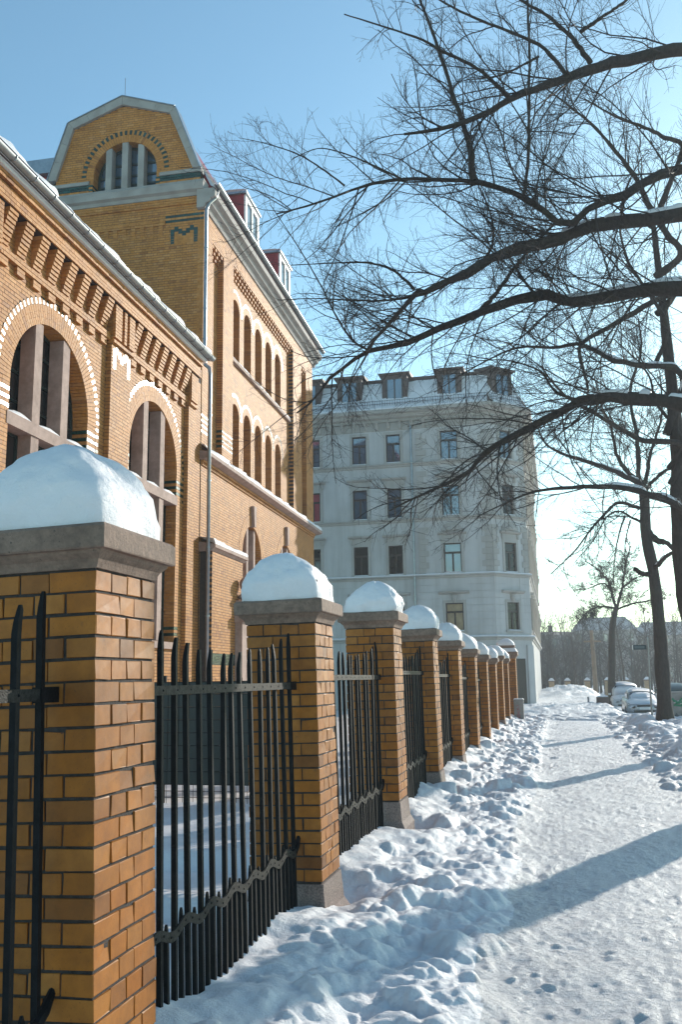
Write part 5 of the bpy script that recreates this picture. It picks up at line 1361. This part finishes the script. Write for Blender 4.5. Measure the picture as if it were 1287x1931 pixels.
def make_tree(label, trunk, tr, tid, dens=1.0, rmin=0.0017, lv=3, group='street trees along the kerb', upb=0.10):
    root = empty('bare_tree', tuple(trunk[0]), 0, label, 'tree', group)
    off = np.array(trunk[0], float)
    tp = catmull(trunk, 28)[None] - off; rr = np.interp(np.linspace(0, 1, 28), np.linspace(0, 1, len(tr)), tr)[None]
    rr = rr * (1 + 0.05 * np.sin(np.arange(28) * 1.7))[None]
    rr[:, 0] *= 1.5; rr[:, 1] *= 1.2
    V, F = tubes(tp, rr, 18)
    nz = 1 + 0.10 * fbm(V[:, 2] * 2.2, np.arctan2(V[:, 1], V[:, 0]) * 2, 5, 3); ax = np.repeat(tp[0], 18, 0); V = ax + (V - ax) * nz[:, None]
    link('trunk', npmesh('trunk', V, F, M['bark'], None, True), root)
    lim = [(a, b, q) for t, a, b, q in LIMBS if t == tid]
    Ps = []; Rs = []
    for a, b, q in lim:
        q = catmull(q, 26) - off; Ps.append(q)
        s = np.linspace(0, 1, 26); Rs.append(0.86 * (b + (a - b) * (1 - s) ** 1.15) * (1 + 0.07 * np.sin(s * 60 + a * 100) + 0.06 * rng.normal(size=26)))
    P0 = np.array(Ps); R0 = np.array(Rs)
    # knobbly limbs
    P0[:, 1:] += rng.normal(0, 1, P0[:, 1:].shape) * (R0[:, 1:, None] * 0.17)
    for P_, R_ in zip(P0, R0):
        V, F = tubes(P_[None], R_[None], 9); link('limb', npmesh('limb', V, F, M['bark'], None, True), root)
    P1, R1 = grow(P0, R0, 4.2 * dens, 0.42, 0.5, 2.7, 46, 10, 0.015, rmin * 1.5, upb, 0.085)
    P2, R2 = grow(P1, R1, 6.0 * dens, 0.42, 0.25, 1.1, 44, 7, 0.0055, rmin * 1.15, upb * 0.7, 0.09)
    out = [tubes(P1, R1, 5), tubes(P2, R2, 4)]
    if lv > 2:
        P3, R3 = grow(P2, R2, 8.5 * dens, 0.5, 0.10, 0.48, 42, 5, 0.003, rmin, upb * 0.7, 0.10); out.append(tubes(P3, R3, 3))
    Vs = []; Fs = []; o = 0
    for V, F in out: Vs.append(V); Fs.append(F + o); o += len(V)
    c = link('twigs', npmesh('twigs', np.concatenate(Vs), np.concatenate(Fs), M['twig']), root); c['kind'] = 'stuff'
    return root, P0, R0

def limb_snow(root, P, Rd, lo=0.0, hi=1.0, seed=1, thick=0.8):
    n = len(P); i0, i1 = int(lo * (n - 1)), int(hi * (n - 1)) + 1
    q = catmull(P[i0:i1], 60); r = np.interp(np.linspace(0, 1, 60), np.linspace(0, 1, i1 - i0), Rd[i0:i1])
    T = np.gradient(q, axis=0); T /= np.linalg.norm(T, axis=1, keepdims=True)
    side = np.cross(T, (0, 0, 1)); side /= np.linalg.norm(side, axis=1, keepdims=True) + 1e-9
    upv = np.cross(side, T)
    nz = np.clip(0.55 + 1.9 * fbm(np.arange(60) * 0.23 + seed, np.zeros(60), seed, 4), 0.0, 1.2) * (np.abs(T[:, 2]) < 0.6)
    nz *= np.minimum(1, np.minimum(np.arange(60), 59 - np.arange(60)) / 6)
    prof = [(-0.80, 0.55, 0), (-0.72, 0.80, 0.6), (-0.35, 1.0, 1.0), (0.15, 1.05, 1.0), (0.6, 0.86, 0.7), (0.80, 0.55, 0)]
    V = []
    for k in range(60):
        for sx, sz, t in prof: V.append(q[k] + side[k] * sx * r[k] + upv[k] * (r[k] * sz + (t * thick * 0.04 * nz[k]) - (0.5 * r[k] if nz[k] < 0.25 else 0)))
    m_ = len(prof)
    F = [[k * m_ + j, k * m_ + j + 1, (k + 1) * m_ + j + 1, (k + 1) * m_ + j] for k in range(59) for j in range(m_ - 1)]
    link('limb_snow', npmesh('limb_snow', np.array(V), np.array(F), M['snow'], None, True), root)

t0, P0, R0 = make_tree('large bare tree leaning in from the right, boughs across the sky', [(3.25, 15.0, -0.1), (3.28, 15, 2.5), (3.25, 15, 5.5), (3.26, 15, 8.5), (3.2, 15, 11.3), (3.3, 15, 13.8)], [0.34, 0.31, 0.30, 0.24, 0.16, 0.05], 0, 1.15)
for k, lo, hi in ((1, 0.0, 0.42), (2, 0.0, 0.40), (3, 0.0, 0.36)): limb_snow(t0, P0[k], R0[k], lo, hi, 5 + k, 1.0)
t1, P1_, R1_ = make_tree('bare tree whose trunk just touches the right edge of the frame', [(3.35, 22.2, -0.1), (3.23, 22.2, 1.9), (2.99, 22.2, 3.1), (2.93, 22.2, 4.2), (2.97, 22.2, 5.6), (3.05, 22.2, 7.1), (3.0, 22.2, 9.5), (2.9, 22.2, 12.8)], [0.27, 0.24, 0.22, 0.20, 0.18, 0.16, 0.12, 0.05], 1, 0.85, 0.0024)
for k in (2, 5): limb_snow(t1, P1_[k], R1_[k], 0.0, 0.5, 15 + k, 0.9)
t2, P2_, R2_ = make_tree('bare tree with a thick dark trunk beside the street sign', [(3.21, 31, -0.1), (3.24, 31, 1.84), (3.25, 31, 2.84), (3.21, 31, 4.75), (3.06, 31, 6.11), (3.09, 31, 7.23), (3.02, 31, 7.9)], [0.24, 0.22, 0.20, 0.18, 0.17, 0.16, 0.10], 2, 1.25, 0.0032)
for k in (2, 8): limb_snow(t2, P2_[k], R2_[k], 0.0, 0.6, 25 + k, 0.9)
make_tree('smaller bare tree behind the parked cars, forked low', [(3.13, 60, -0.2), (3.32, 60, 2.4), (3.49, 60, 4.6), (3.82, 60, 5.8)], [0.25, 0.22, 0.20, 0.15], 3, 2.0, 0.0055)
# ------------------------------------------------------------------ things in the yard and down the street
def wire(b, P, r, n=5): return b.tube(P, r, n)

# black screen fence in the yard
sf = empty('screen_fence', (-5.2, 11.7, 0.05), 0, 'black strip screen fence standing in the snowy yard behind the bars', 'fence')
for k in range(8):
    z = 0.27 + k * 0.166
    s_ = MB(); n = 40; V = []
    for q in range(n + 1):
        x = -1.5 + 3.0 * q / n; o = 0.006 if q % 2 else -0.006
        V += [(x, o, z), (x, o, z + 0.160)]
    s_.add(V, [[2 * q, 2 * q + 2, 2 * q + 3, 2 * q + 1] for q in range(n)]); s_.build('strip', M['black'], sf)
rd = MB()
for q in range(41):
    x = -1.5 + 3.0 * q / 40; rd.tube([(x, 0, 0.02), (x, 0, 1.64)], 0.003, 4)
for k in range(9):
    for o in (-0.012, 0.012): rd.tube([(-1.5, o, 0.265 + k * 0.166), (1.5, o, 0.265 + k * 0.166)], 0.004, 4)
for k in (0.10, 0.18): rd.tube([(-1.5, 0.012, k), (1.5, 0.012, k)], 0.004, 4)
rd.build('wire_mesh', M['iron'], sf, kind='stuff')
for x in (-1.5, 0.0, 1.5): MB().box(x - 0.03, x + 0.03, 0.02, 0.06, -0.1, 1.68).build('post', M['iron'], sf)
sd = MB()
for k in range(8): 
    z = 0.27 + k * 0.166; sd = MB(); sd.box(1.497, 1.503, 0.06, 1.8, z, z + 0.160); sd.build('strip', M['black'], sf)

# grey cabinet with red scrawl near the gate
cb = empty('utility_cabinet', (-1.43, 34.3, 0.0), 0, 'small grey utility cabinet with red graffiti beside the gate pier', 'cabinet')
cg = plain('cabinet grey', (0.26, 0.25, 0.235), 0.6, 0.2, 6); gred = plain('red spray paint', (0.42, 0.03, 0.05), 0.6, 0.1, 20); ggr = plain('green spray paint', (0.03, 0.22, 0.12), 0.6, 0.2, 20); gdk = plain('dark spray paint', (0.03, 0.03, 0.04), 0.6, 0.1, 20); gwh = plain('pale spray paint', (0.55, 0.6, 0.6), 0.6, 0.1, 20)
b = MB(); b.box(-0.17, 0.17, -0.12, 0.14, -0.1, 0.80); b.build('body', cg, cb)
b = MB(); b.frustum(0, 0.01, 0.802, 0.84, 0.185, 0.18, 0.145, 0.14); b.build('lid', cg, cb)
b = MB(); b.box(-0.15, 0.15, -0.128, -0.1205, 0.06, 0.76); b.build('door', cg, cb)
def scrawl(parent, mat, strokes, x0, y, z0, sx, sz, r):
    for st in strokes: MB().tube([(x0 + sx * a, y, z0 + sz * c) for a, c in st], r, 5).build('graffiti_stroke', mat, parent)
scrawl(cb, gred, [[(0.3, 0.95), (0.05, 0.8), (0.3, 0.7), (0.6, 0.8), (0.35, 0.95)], [(0.2, 0.68), (0.7, 0.62), (0.6, 0.5), (0.3, 0.5), (0.25, 0.6)], [(0.45, 0.5), (0.4, 0.36)], [(0.1, 0.36), (0.4, 0.3), (0.75, 0.36)], [(0.15, 0.02), (0.3, 0.28), (0.45, 0.1), (0.6, 0.28), (0.7, 0.0)], [(0.2, 0.15), (0.65, 0.13)]], -0.11, -0.130, 0.12, 0.22, 0.55, 0.009)
snow_o = MB(); snow_o.frustum(0, 0.01, 0.84, 0.875, 0.18, 0.15, 0.14, 0.11); o = snow_o.build('snow_patch', M['snow'], None, loc=(-1.43, 34.3, 0)); tag(o, 'thin snow on the lid of the grey utility cabinet', 'snow', kind='thing')

# taller cabinet with green graffiti behind the big trunk
cb = empty('utility_cabinet', (4.02, 33.6, 0.0), 0, 'tall cabinet with green graffiti behind the tree trunk at right', 'cabinet')
MB().box(-0.34, 0.34, -0.16, 0.18, -0.1, 1.02).build('body', cg, cb); MB().frustum(0, 0.01, 1.022, 1.06, 0.36, 0.34, 0.19, 0.17).build('lid', cg, cb)
for s in (-1, 1): MB().box(min(0.01 * s, 0.32 * s), max(0.01 * s, 0.32 * s), -0.172, -0.1605, 0.08, 0.98).build('door', cg, cb)
scrawl(cb, ggr, [[(0, 0.9), (0.3, 0.6), (0.1, 0.5), (0.5, 0.45), (0.9, 0.8), (0.6, 0.9), (0.4, 0.7)], [(0.1, 0.75), (0.9, 0.55)], [(0.2, 0.6), (0.8, 0.7)]], -0.30, -0.178, 0.35, 0.58, 0.55, 0.035)
scrawl(cb, gwh, [[(0.1, 0.6), (0.4, 0.8), (0.5, 0.55), (0.8, 0.75)]], -0.30, -0.19, 0.45, 0.55, 0.4, 0.016)
scrawl(cb, gdk, [[(0.1, 0.1), (0.2, 0.5), (0.4, 0.1), (0.55, 0.5)], [(0.6, 0.2), (0.9, 0.3)]], -0.30, -0.176, 0.1, 0.58, 0.5, 0.016)

# street name sign
sg = empty('street_sign', (2.90, 31.8, 0.0), 0, 'thin pole with a dark street name sign near the thick trunk', 'sign')
MB().tube([(0, 0, -0.1), (0.005, 0, 1.4), (0.03, 0, 2.82)], 0.030, 10).build('pole', M['zinc'], sg)
MB().tube([(0.03, 0, 2.82), (0.03, 0, 2.86)], [0.034, 0.02], 10).build('pole_cap', M['zinc'], sg)
navy = plain('navy enamel', (0.012, 0.030, 0.045), 0.35, 0.1, 8); pale = plain('pale enamel', (0.10, 0.14, 0.16), 0.4, 0.1, 8)
MB().box(-0.44, -0.02, -0.018, 0.012, 2.46, 2.61).build('plate', navy, sg)
MB().box(-0.40, -0.08, -0.0215, -0.0185, 2.495, 2.575).build('plate_field', pale, sg)
MB().box(-0.462, -0.441, -0.022, 0.016, 2.455, 2.615).build('plate_edge', M['white'], sg)
for z in (2.49, 2.58): MB().tube([(0.02, 0, z - 0.012), (0.02, 0, z + 0.012)], 0.038, 10).build('clamp', M['zinc'], sg)

# ------------------------------------------------------------------ parked cars under snow
def loft(st, n=14):
    """st: (y, half width, z bottom, z top, roundness)"""
    V = []; F = []
    for y, hw, zb, zt, p in st:
        for k in range(n):
            w = 2 * math.pi * (k + 0.5) / n; c, s = math.cos(w), math.sin(w)
            m_ = (abs(c) ** p + abs(s) ** p) ** (-1 / p)
            V.append((hw * c * m_, y, (zb + zt) / 2 + (zt - zb) / 2 * s * m_))
    for i in range(len(st) - 1):
        for k in range(n): F.append([i * n + k, i * n + (k + 1) % n, (i + 1) * n + (k + 1) % n, (i + 1) * n + k])
    F += [list(range(n))[::-1], [(len(st) - 1) * n + k for k in range(n)]]
    return MB().add(V, F)
tyre = plain('tyre rubber', (0.012, 0.012, 0.012), 0.8, 0.3, 10)
lamp = plain('lamp glass', (0.55, 0.57, 0.6), 0.15, 0.1, 10)
redl = plain('red lamp glass', (0.55, 0.02, 0.05), 0.2, 0.1, 10)
def car(label, loc, paint, rotz=0.0, hs=1.0, van=False, snowy=True):
    c = empty('parked_car', loc, rotz, label, 'car', 'cars parked along the kerb')
    H = hs
    loft([(0.0, 0.62, 0.30, 0.60, 4), (0.06, 0.78, 0.24, 0.68, 5), (0.35, 0.85, 0.20, 0.76, 6), (1.1, 0.88, 0.18, 0.90, 6), (2.2, 0.89, 0.18, 0.95, 6), (3.4, 0.88, 0.20, 0.97, 6), (4.05, 0.80, 0.26, 0.92, 5), (4.15, 0.66, 0.32, 0.80, 4)], 20).build('body', paint, c, True)
    top = 1.42 * H
    if van: cab = [(0.85, 0.74, 0.80, 0.92, 4), (1.35, 0.76, 0.80, top - 0.08, 5), (1.6, 0.77, 0.80, top, 6), (3.9, 0.77, 0.80, top, 6), (4.1, 0.74, 0.80, top - 0.1, 5)]
    else: cab = [(1.0, 0.72, 0.82, 0.90, 4), (1.75, 0.68, 0.82, top - 0.10, 5), (2.05, 0.66, 0.82, top, 5), (3.1, 0.66, 0.82, top - 0.01, 5), (3.75, 0.68, 0.82, top - 0.28, 5), (4.0, 0.66, 0.82, 0.96, 4)]
    loft(cab, 20).build('cabin', paint, c, True)
    y0, y1 = (0.9, 1.33) if van else (1.08, 1.72)
    MB().add([(-0.62, y0 - 0.035, 0.93), (0.62, y0 - 0.035, 0.93), (0.56, y1 - 0.035, top - 0.11), (-0.56, y1 - 0.035, top - 0.11)], [[0, 1, 2, 3]]).build('windscreen', M['glass'], c)
    for s in (-1, 1):
        ys_ = (1.35, 2.25, 3.3) if not van else (1.5, 2.4, 3.8)
        for a, b2 in zip(ys_[:-1], ys_[1:]): MB().add([(s * 0.735, a, 0.97), (s * 0.735, b2 - 0.06, 0.97), (s * 0.69, b2 - 0.06, top - 0.14), (s * 0.69, a + (0.3 if a < 2 else 0), top - 0.14)], [[0, 1, 2, 3]]).build('side_window', M['glass'], c)
        MB().box(s * 0.90 - 0.08, s * 0.90 + 0.08, 1.22, 1.30, 0.92, 1.04).build('mirror', paint, c)
        loft([(-0.012, 0.14, 0.48, 0.60, 3), (0.03, 0.16, 0.46, 0.62, 3)], 12).build('headlight', lamp, c).location = (s * 0.58, 0.012, 0)
        loft([(4.10, 0.10, 0.60, 0.80, 3), (4.165, 0.09, 0.62, 0.78, 3)], 10).build('tail_light', redl, c).location = (s * 0.62, 0, 0)
        for yw in (0.78, 3.35):
            w_ = MB(); w_.tube([(s * 0.70, yw, 0.29), (s * 0.72, yw, 0.29), (s * 0.87, yw, 0.29), (s * 0.89, yw, 0.29)], [0.26, 0.30, 0.30, 0.26], 20); wo = w_.build('wheel', tyre, c)
            MB().tube([(s * 0.885, yw, 0.29), (s * 0.90, yw, 0.29)], [0.19, 0.17], 14).build('rim', M['zinc'], wo)
    MB().box(-0.52, 0.52, -0.03, 0.05, 0.30, 0.38).build('lower_grille', M['black'], c)
    MB().box(-0.26, 0.26, -0.05, -0.025, 0.42, 0.53).build('number_plate', M['white'], c)
    MB().box(-0.36, 0.36, -0.02, 0.06, 0.56, 0.64).build('grille', M['black'], c)
    if snowy:
        def drift(st, nm, n=18):
            V = []; F = []; nn = 12
            for i, (y, hw, z, h) in enumerate(st):
                for k in range(nn + 1):
                    u = -1 + 2 * k / nn
                    V.append((hw * u, y, z + h * (1 - abs(u) ** 3.5) + 0.015 * math.sin(3 * u + y * 5) - 0.03 * abs(u) ** 4))
            for i in range(len(st) - 1):
                for k in range(nn): F.append([i * (nn + 1) + k, i * (nn + 1) + k + 1, (i + 1) * (nn + 1) + k + 1, (i + 1) * (nn + 1) + k])
            F += [list(range(nn + 1)), [(len(st) - 1) * (nn + 1) + k for k in range(nn + 1)]]
            MB().add(V, F).build(nm, M['snow'], c, True)
        if van: drift([(1.3, 0.68, top - 0.14, 0.05), (1.6, 0.72, top - 0.03, 0.13), (3.9, 0.72, top - 0.03, 0.14), (4.08, 0.66, top - 0.12, 0.05)], 'roof_snow')
        else: drift([(1.78, 0.62, top - 0.10, 0.05), (2.05, 0.62, top - 0.03, 0.12), (3.1, 0.62, top - 0.03, 0.13), (3.7, 0.62, top - 0.26, 0.05)], 'roof_snow')
        drift([(0.02, 0.66, 0.63, 0.03), (0.2, 0.78, 0.70, 0.08), (0.7, 0.80, 0.82, 0.10), (y0 + 0.02, 0.74, 0.90, 0.10)], 'bonnet_snow')
        drift([(y0 - 0.06, 0.66, 0.90, 0.10), ((y0 + y1) / 2 - 0.05, 0.62, (0.93 + top - 0.11) / 2 + 0.01, 0.07), (y1 - 0.08, 0.56, top - 0.16, 0.05)], 'windscreen_snow')
    return c
car('silver parked car under snow facing the viewer, behind the sign pole', (4.12, 48.6, -0.47), plain('silver paint', (0.35, 0.36, 0.37), 0.3, 0.05, 3, metal=0.6), 0.0, 0.95)
car('taller white snow-covered van parked just left of the silver car', (3.95, 58.5, -0.47), plain('white paint coat', (0.55, 0.55, 0.55), 0.35, 0.05, 3), 0.0, 1.12, True)
car('dark teal car with a red tail light at the right edge', (6.95, 63.5, -0.3), plain('teal paint', (0.015, 0.06, 0.07), 0.3, 0.1, 3, metal=0.3), math.pi, 1.0, False, False)

# low stone trough, bollard, telegraph pole
tr = empty('stone_trough', (2.45, 56.2, 0), 0, 'dark low stone block with snowy twigs left of the small tree', 'planter')
MB().frustum(0, 0, -0.15, 0.42, 0.36, 0.33, 0.3, 0.28).build('block', M['slate'], tr)
sn = MB(); sn.frustum(0, 0, 0.422, 0.50, 0.34, 0.2, 0.29, 0.18); sn.build('top_snow', M['snow'], tr)
bo = empty('bollard', (1.68, 57.0, 0), 0, 'short grey bollard left of the dark stone block', 'bollard')
MB().lathe([(0.06, -0.1), (0.055, 0.34), (0.065, 0.35), (0.06, 0.40), (0.02, 0.43)], 0, 0, 12).build('post', M['zinc'], bo, True)
tp = empty('timber_pole', (3.2, 85, 0), 0, 'pale timber pole standing among the bare far trees', 'pole')
wood = plain('pale timber', (0.20, 0.14, 0.095), 0.8, 0.25, 2)
MB().tube([(0, 0, -0.3), (-0.03, 0, 3), (-0.08, 0, 5.6)], [0.22, 0.19, 0.15], 12).build('shaft', wood, tp)
MB().box(-0.8, 0.7, -0.06, 0.06, 4.55, 4.70).build('cross_arm', wood, tp)
# far brick pillars of the next fence
for k, x in enumerate((-0.62, 0.88, 2.72, 4.58, 6.26, 8.18)):
    nm = ['first from the left, half sunk in the heap', 'second from the left, beside the heap', 'third from the left, left of the timber pole', 'fourth from the left, beside the small tree', 'fifth from the left, above the van', 'rightmost, between car and sign pole'][k]
    p = empty('far_fence_pillar', (x, 92, -0.1), 0, 'far cream fence pillar with snow cap, ' + nm, 'pillar', 'far fence pillars across the junction')
    MB().frustum(0, 0, -0.3, 1.18, 0.26, 0.26).build('shaft', plain('far cream brick', (0.40, 0.27, 0.16), 0.8, 0.2, 5), p)
    MB().frustum(0, 0, 1.18, 1.30, 0.33, 0.33).build('cap_stone', M['capstone'], p)
    MB().frustum(0, 0, 1.30, 1.56, 0.31, 0.10).build('snow_cap', M['snow'], p)

# ------------------------------------------------------------------ far trees, wood and houses
def far_wood(x0, x1, y0, y1, n, h0, h1, seed, rm):
    P = []
    for k in range(n):
        x = rng.uniform(x0, x1); y = rng.uniform(y0, y1); h = rng.uniform(h0, h1); ln = rng.normal(0, 0.12, 2)
        t = np.linspace(0, 1, 8)
        P.append(np.stack([x + ln[0] * h * t ** 1.5, y + ln[1] * h * t, -0.3 + h * t], 1))
    P = np.array(P); Rr = np.linspace(1, 0.25, 8)[None] * rng.uniform(0.06, 0.14, (n, 1))
    A, Ra = grow(P, Rr, 2.3, 0.45, 0.8, 3.6, 42, 7, 0.05, rm * 1.4, 0.12, 0.10, 0.08)
    Bq, Rb = grow(A, Ra, 2.4, 0.5, 0.4, 1.7, 42, 5, 0.03, rm, 0.10, 0.12)
    Cq, Rc = grow(Bq, Rb, 2.0, 0.5, 0.3, 0.9, 42, 4, 0.02, rm * 0.8, 0.10, 0.12)
    Vs = []; Fs = []; o = 0
    for V, F in (tubes(P, Rr, 6), tubes(A, Ra, 4), tubes(Bq, Rb, 3), tubes(Cq, Rc, 3)): Vs.append(V); Fs.append(F + o); o += len(V)
    return np.concatenate(Vs), np.concatenate(Fs)
V, F = far_wood(-6, 30, 98, 140, 95, 5.0, 10.0, 3, 0.011)
tag(link('far_wood', npmesh('far_wood', V, F, M['farbark'])), 'bare grey-brown winter wood beyond the junction', 'wood', kind='stuff')
V, F = far_wood(-6, 30, 95, 104, 150, 1.6, 3.2, 4, 0.012)
tag(link('far_hedge', npmesh('far_hedge', V, F, M['farbark'])), 'low dark hedge of bare shrubs behind the far fence pillars', 'hedge', kind='stuff')
def far_house(label, x0, x1, y, ze, zr, wall, roofm, cols, rows, chim):
    h = empty('far_house', ((x0 + x1) / 2, y, 0), 0, label, 'building')
    w = (x1 - x0) / 2
    MB().box(-w, w, 0, 12, -0.5, ze).build('wall', wall, h)
    if zr > ze + 0.5: rf = MB().hexa([(-w - 0.4, -0.4, ze), (w + 0.4, -0.4, ze), (w + 0.4, 12.4, ze), (-w - 0.4, 12.4, ze), (-w * 0.72, 5, zr), (w * 0.72, 5, zr), (w * 0.72, 7, zr), (-w * 0.72, 7, zr)]).build('roof', roofm, h)
    else: rf = MB().box(-w - 0.3, w + 0.3, -0.3, 12.3, ze, zr).build('roof', roofm, h)
    for cx in chim: MB().box(cx - 0.4, cx + 0.4, 5.2, 6.2, zr - 0.6, zr + 1.1).build('chimney', M['slate'], rf)
    for r in range(rows):
        for c in range(cols):
            x = -w + (c + 0.5) * 2 * w / cols; z = ze - 2.3 - r * 3.2
            if z < 0.5: continue
            o = MB().box(x - 0.5, x + 0.5, -0.06, 0.02, z, z + 1.6).build('window', M['framebr'], h)
            MB().add([(x - 0.42, -0.07, z + 0.08), (x + 0.42, -0.07, z + 0.08), (x + 0.42, -0.07, z + 1.52), (x - 0.42, -0.07, z + 1.52)], [[0, 1, 2, 3]]).build('pane', M['glass_b'], o)
thin = plain('thinly snowed roof', (0.30, 0.30, 0.31), 0.8, 0.35, 0.8)
far_house('far flat-roofed grey block just right of the corner house', -6.5, 3.6, 170, 8.9, 9.7, plaster('far grey plaster', (0.20, 0.18, 0.17)), M['slate'], 4, 3, (-1.8, 0.6))
far_house('far house with a big snowy hipped roof behind the small tree', 3.4, 15.2, 185, 10.2, 13.0, plaster('far pale plaster', (0.30, 0.28, 0.26)), thin, 5, 3, (-2.0, 2.2))
far_house('far house with snowy roof behind the thick trunk', 15.6, 31.0, 196, 9.4, 12.4, plaster('far tan plaster', (0.28, 0.24, 0.20)), thin, 6, 3, (-3.0,))
for k, (x, y, h) in enumerate(((1.3, 88, 5.5), (5.2, 82, 6.5), (-0.4, 96, 6.0))):
    o = empty('far_tree', (x, y, -0.2), 0, ['slender bare tree right behind the timber pole', 'thin bare tree standing right of the small forked tree', 'bare tree at the corner of the pale house'][k], 'tree', 'thin far trees')
    t = np.linspace(0, 1, 10); P = np.stack([0.25 * np.sin(t * 3 + k), 0 * t, h * t], 1)[None]; Rr = (0.12 * (1 - 0.7 * t))[None]
    V, F = tubes(P, Rr, 8); link('trunk', npmesh('trunk', V, F, M['farbark'], None, True), o)
    A, Ra = grow(P, Rr, 4.0, 0.42, 0.6, 2.4, 45, 8, 0.04, 0.010, 0.10, 0.10, 0.3); Bq, Rb = grow(A, Ra, 4.5, 0.4, 0.3, 1.1, 45, 5, 0.02, 0.008, 0.08, 0.12)
    V1, F1 = tubes(A, Ra, 4); V2, F2 = tubes(Bq, Rb, 3)
    c = link('twigs', npmesh('twigs', np.concatenate([V1, V2]), np.concatenate([F1, F2 + len(V1)]), M['farbark']), o); c['kind'] = 'stuff'

# ------------------------------------------------------------------ winter haze
HZ = True
if HZ:
    hz = MB().box(-75, 75, -12, 230, -1.3, 27.0).build('haze', [])
    m, nt, b = new_mat('winter haze'); nt.nodes.remove(b)
    pv = nd(nt, 'ShaderNodeVolumePrincipled'); pv.inputs['Color'].default_value = (0.86, 0.93, 1.0, 1); pv.inputs['Density'].default_value = 0.0011; pv.inputs['Anisotropy'].default_value = 0.35
    nt.links.new(pv.outputs[0], nt.nodes['Material Output'].inputs['Volume'])
    hz.data.materials.clear(); hz.data.materials.append(m)
    tag(hz, 'thin pale winter haze filling the street', 'haze', kind='stuff')
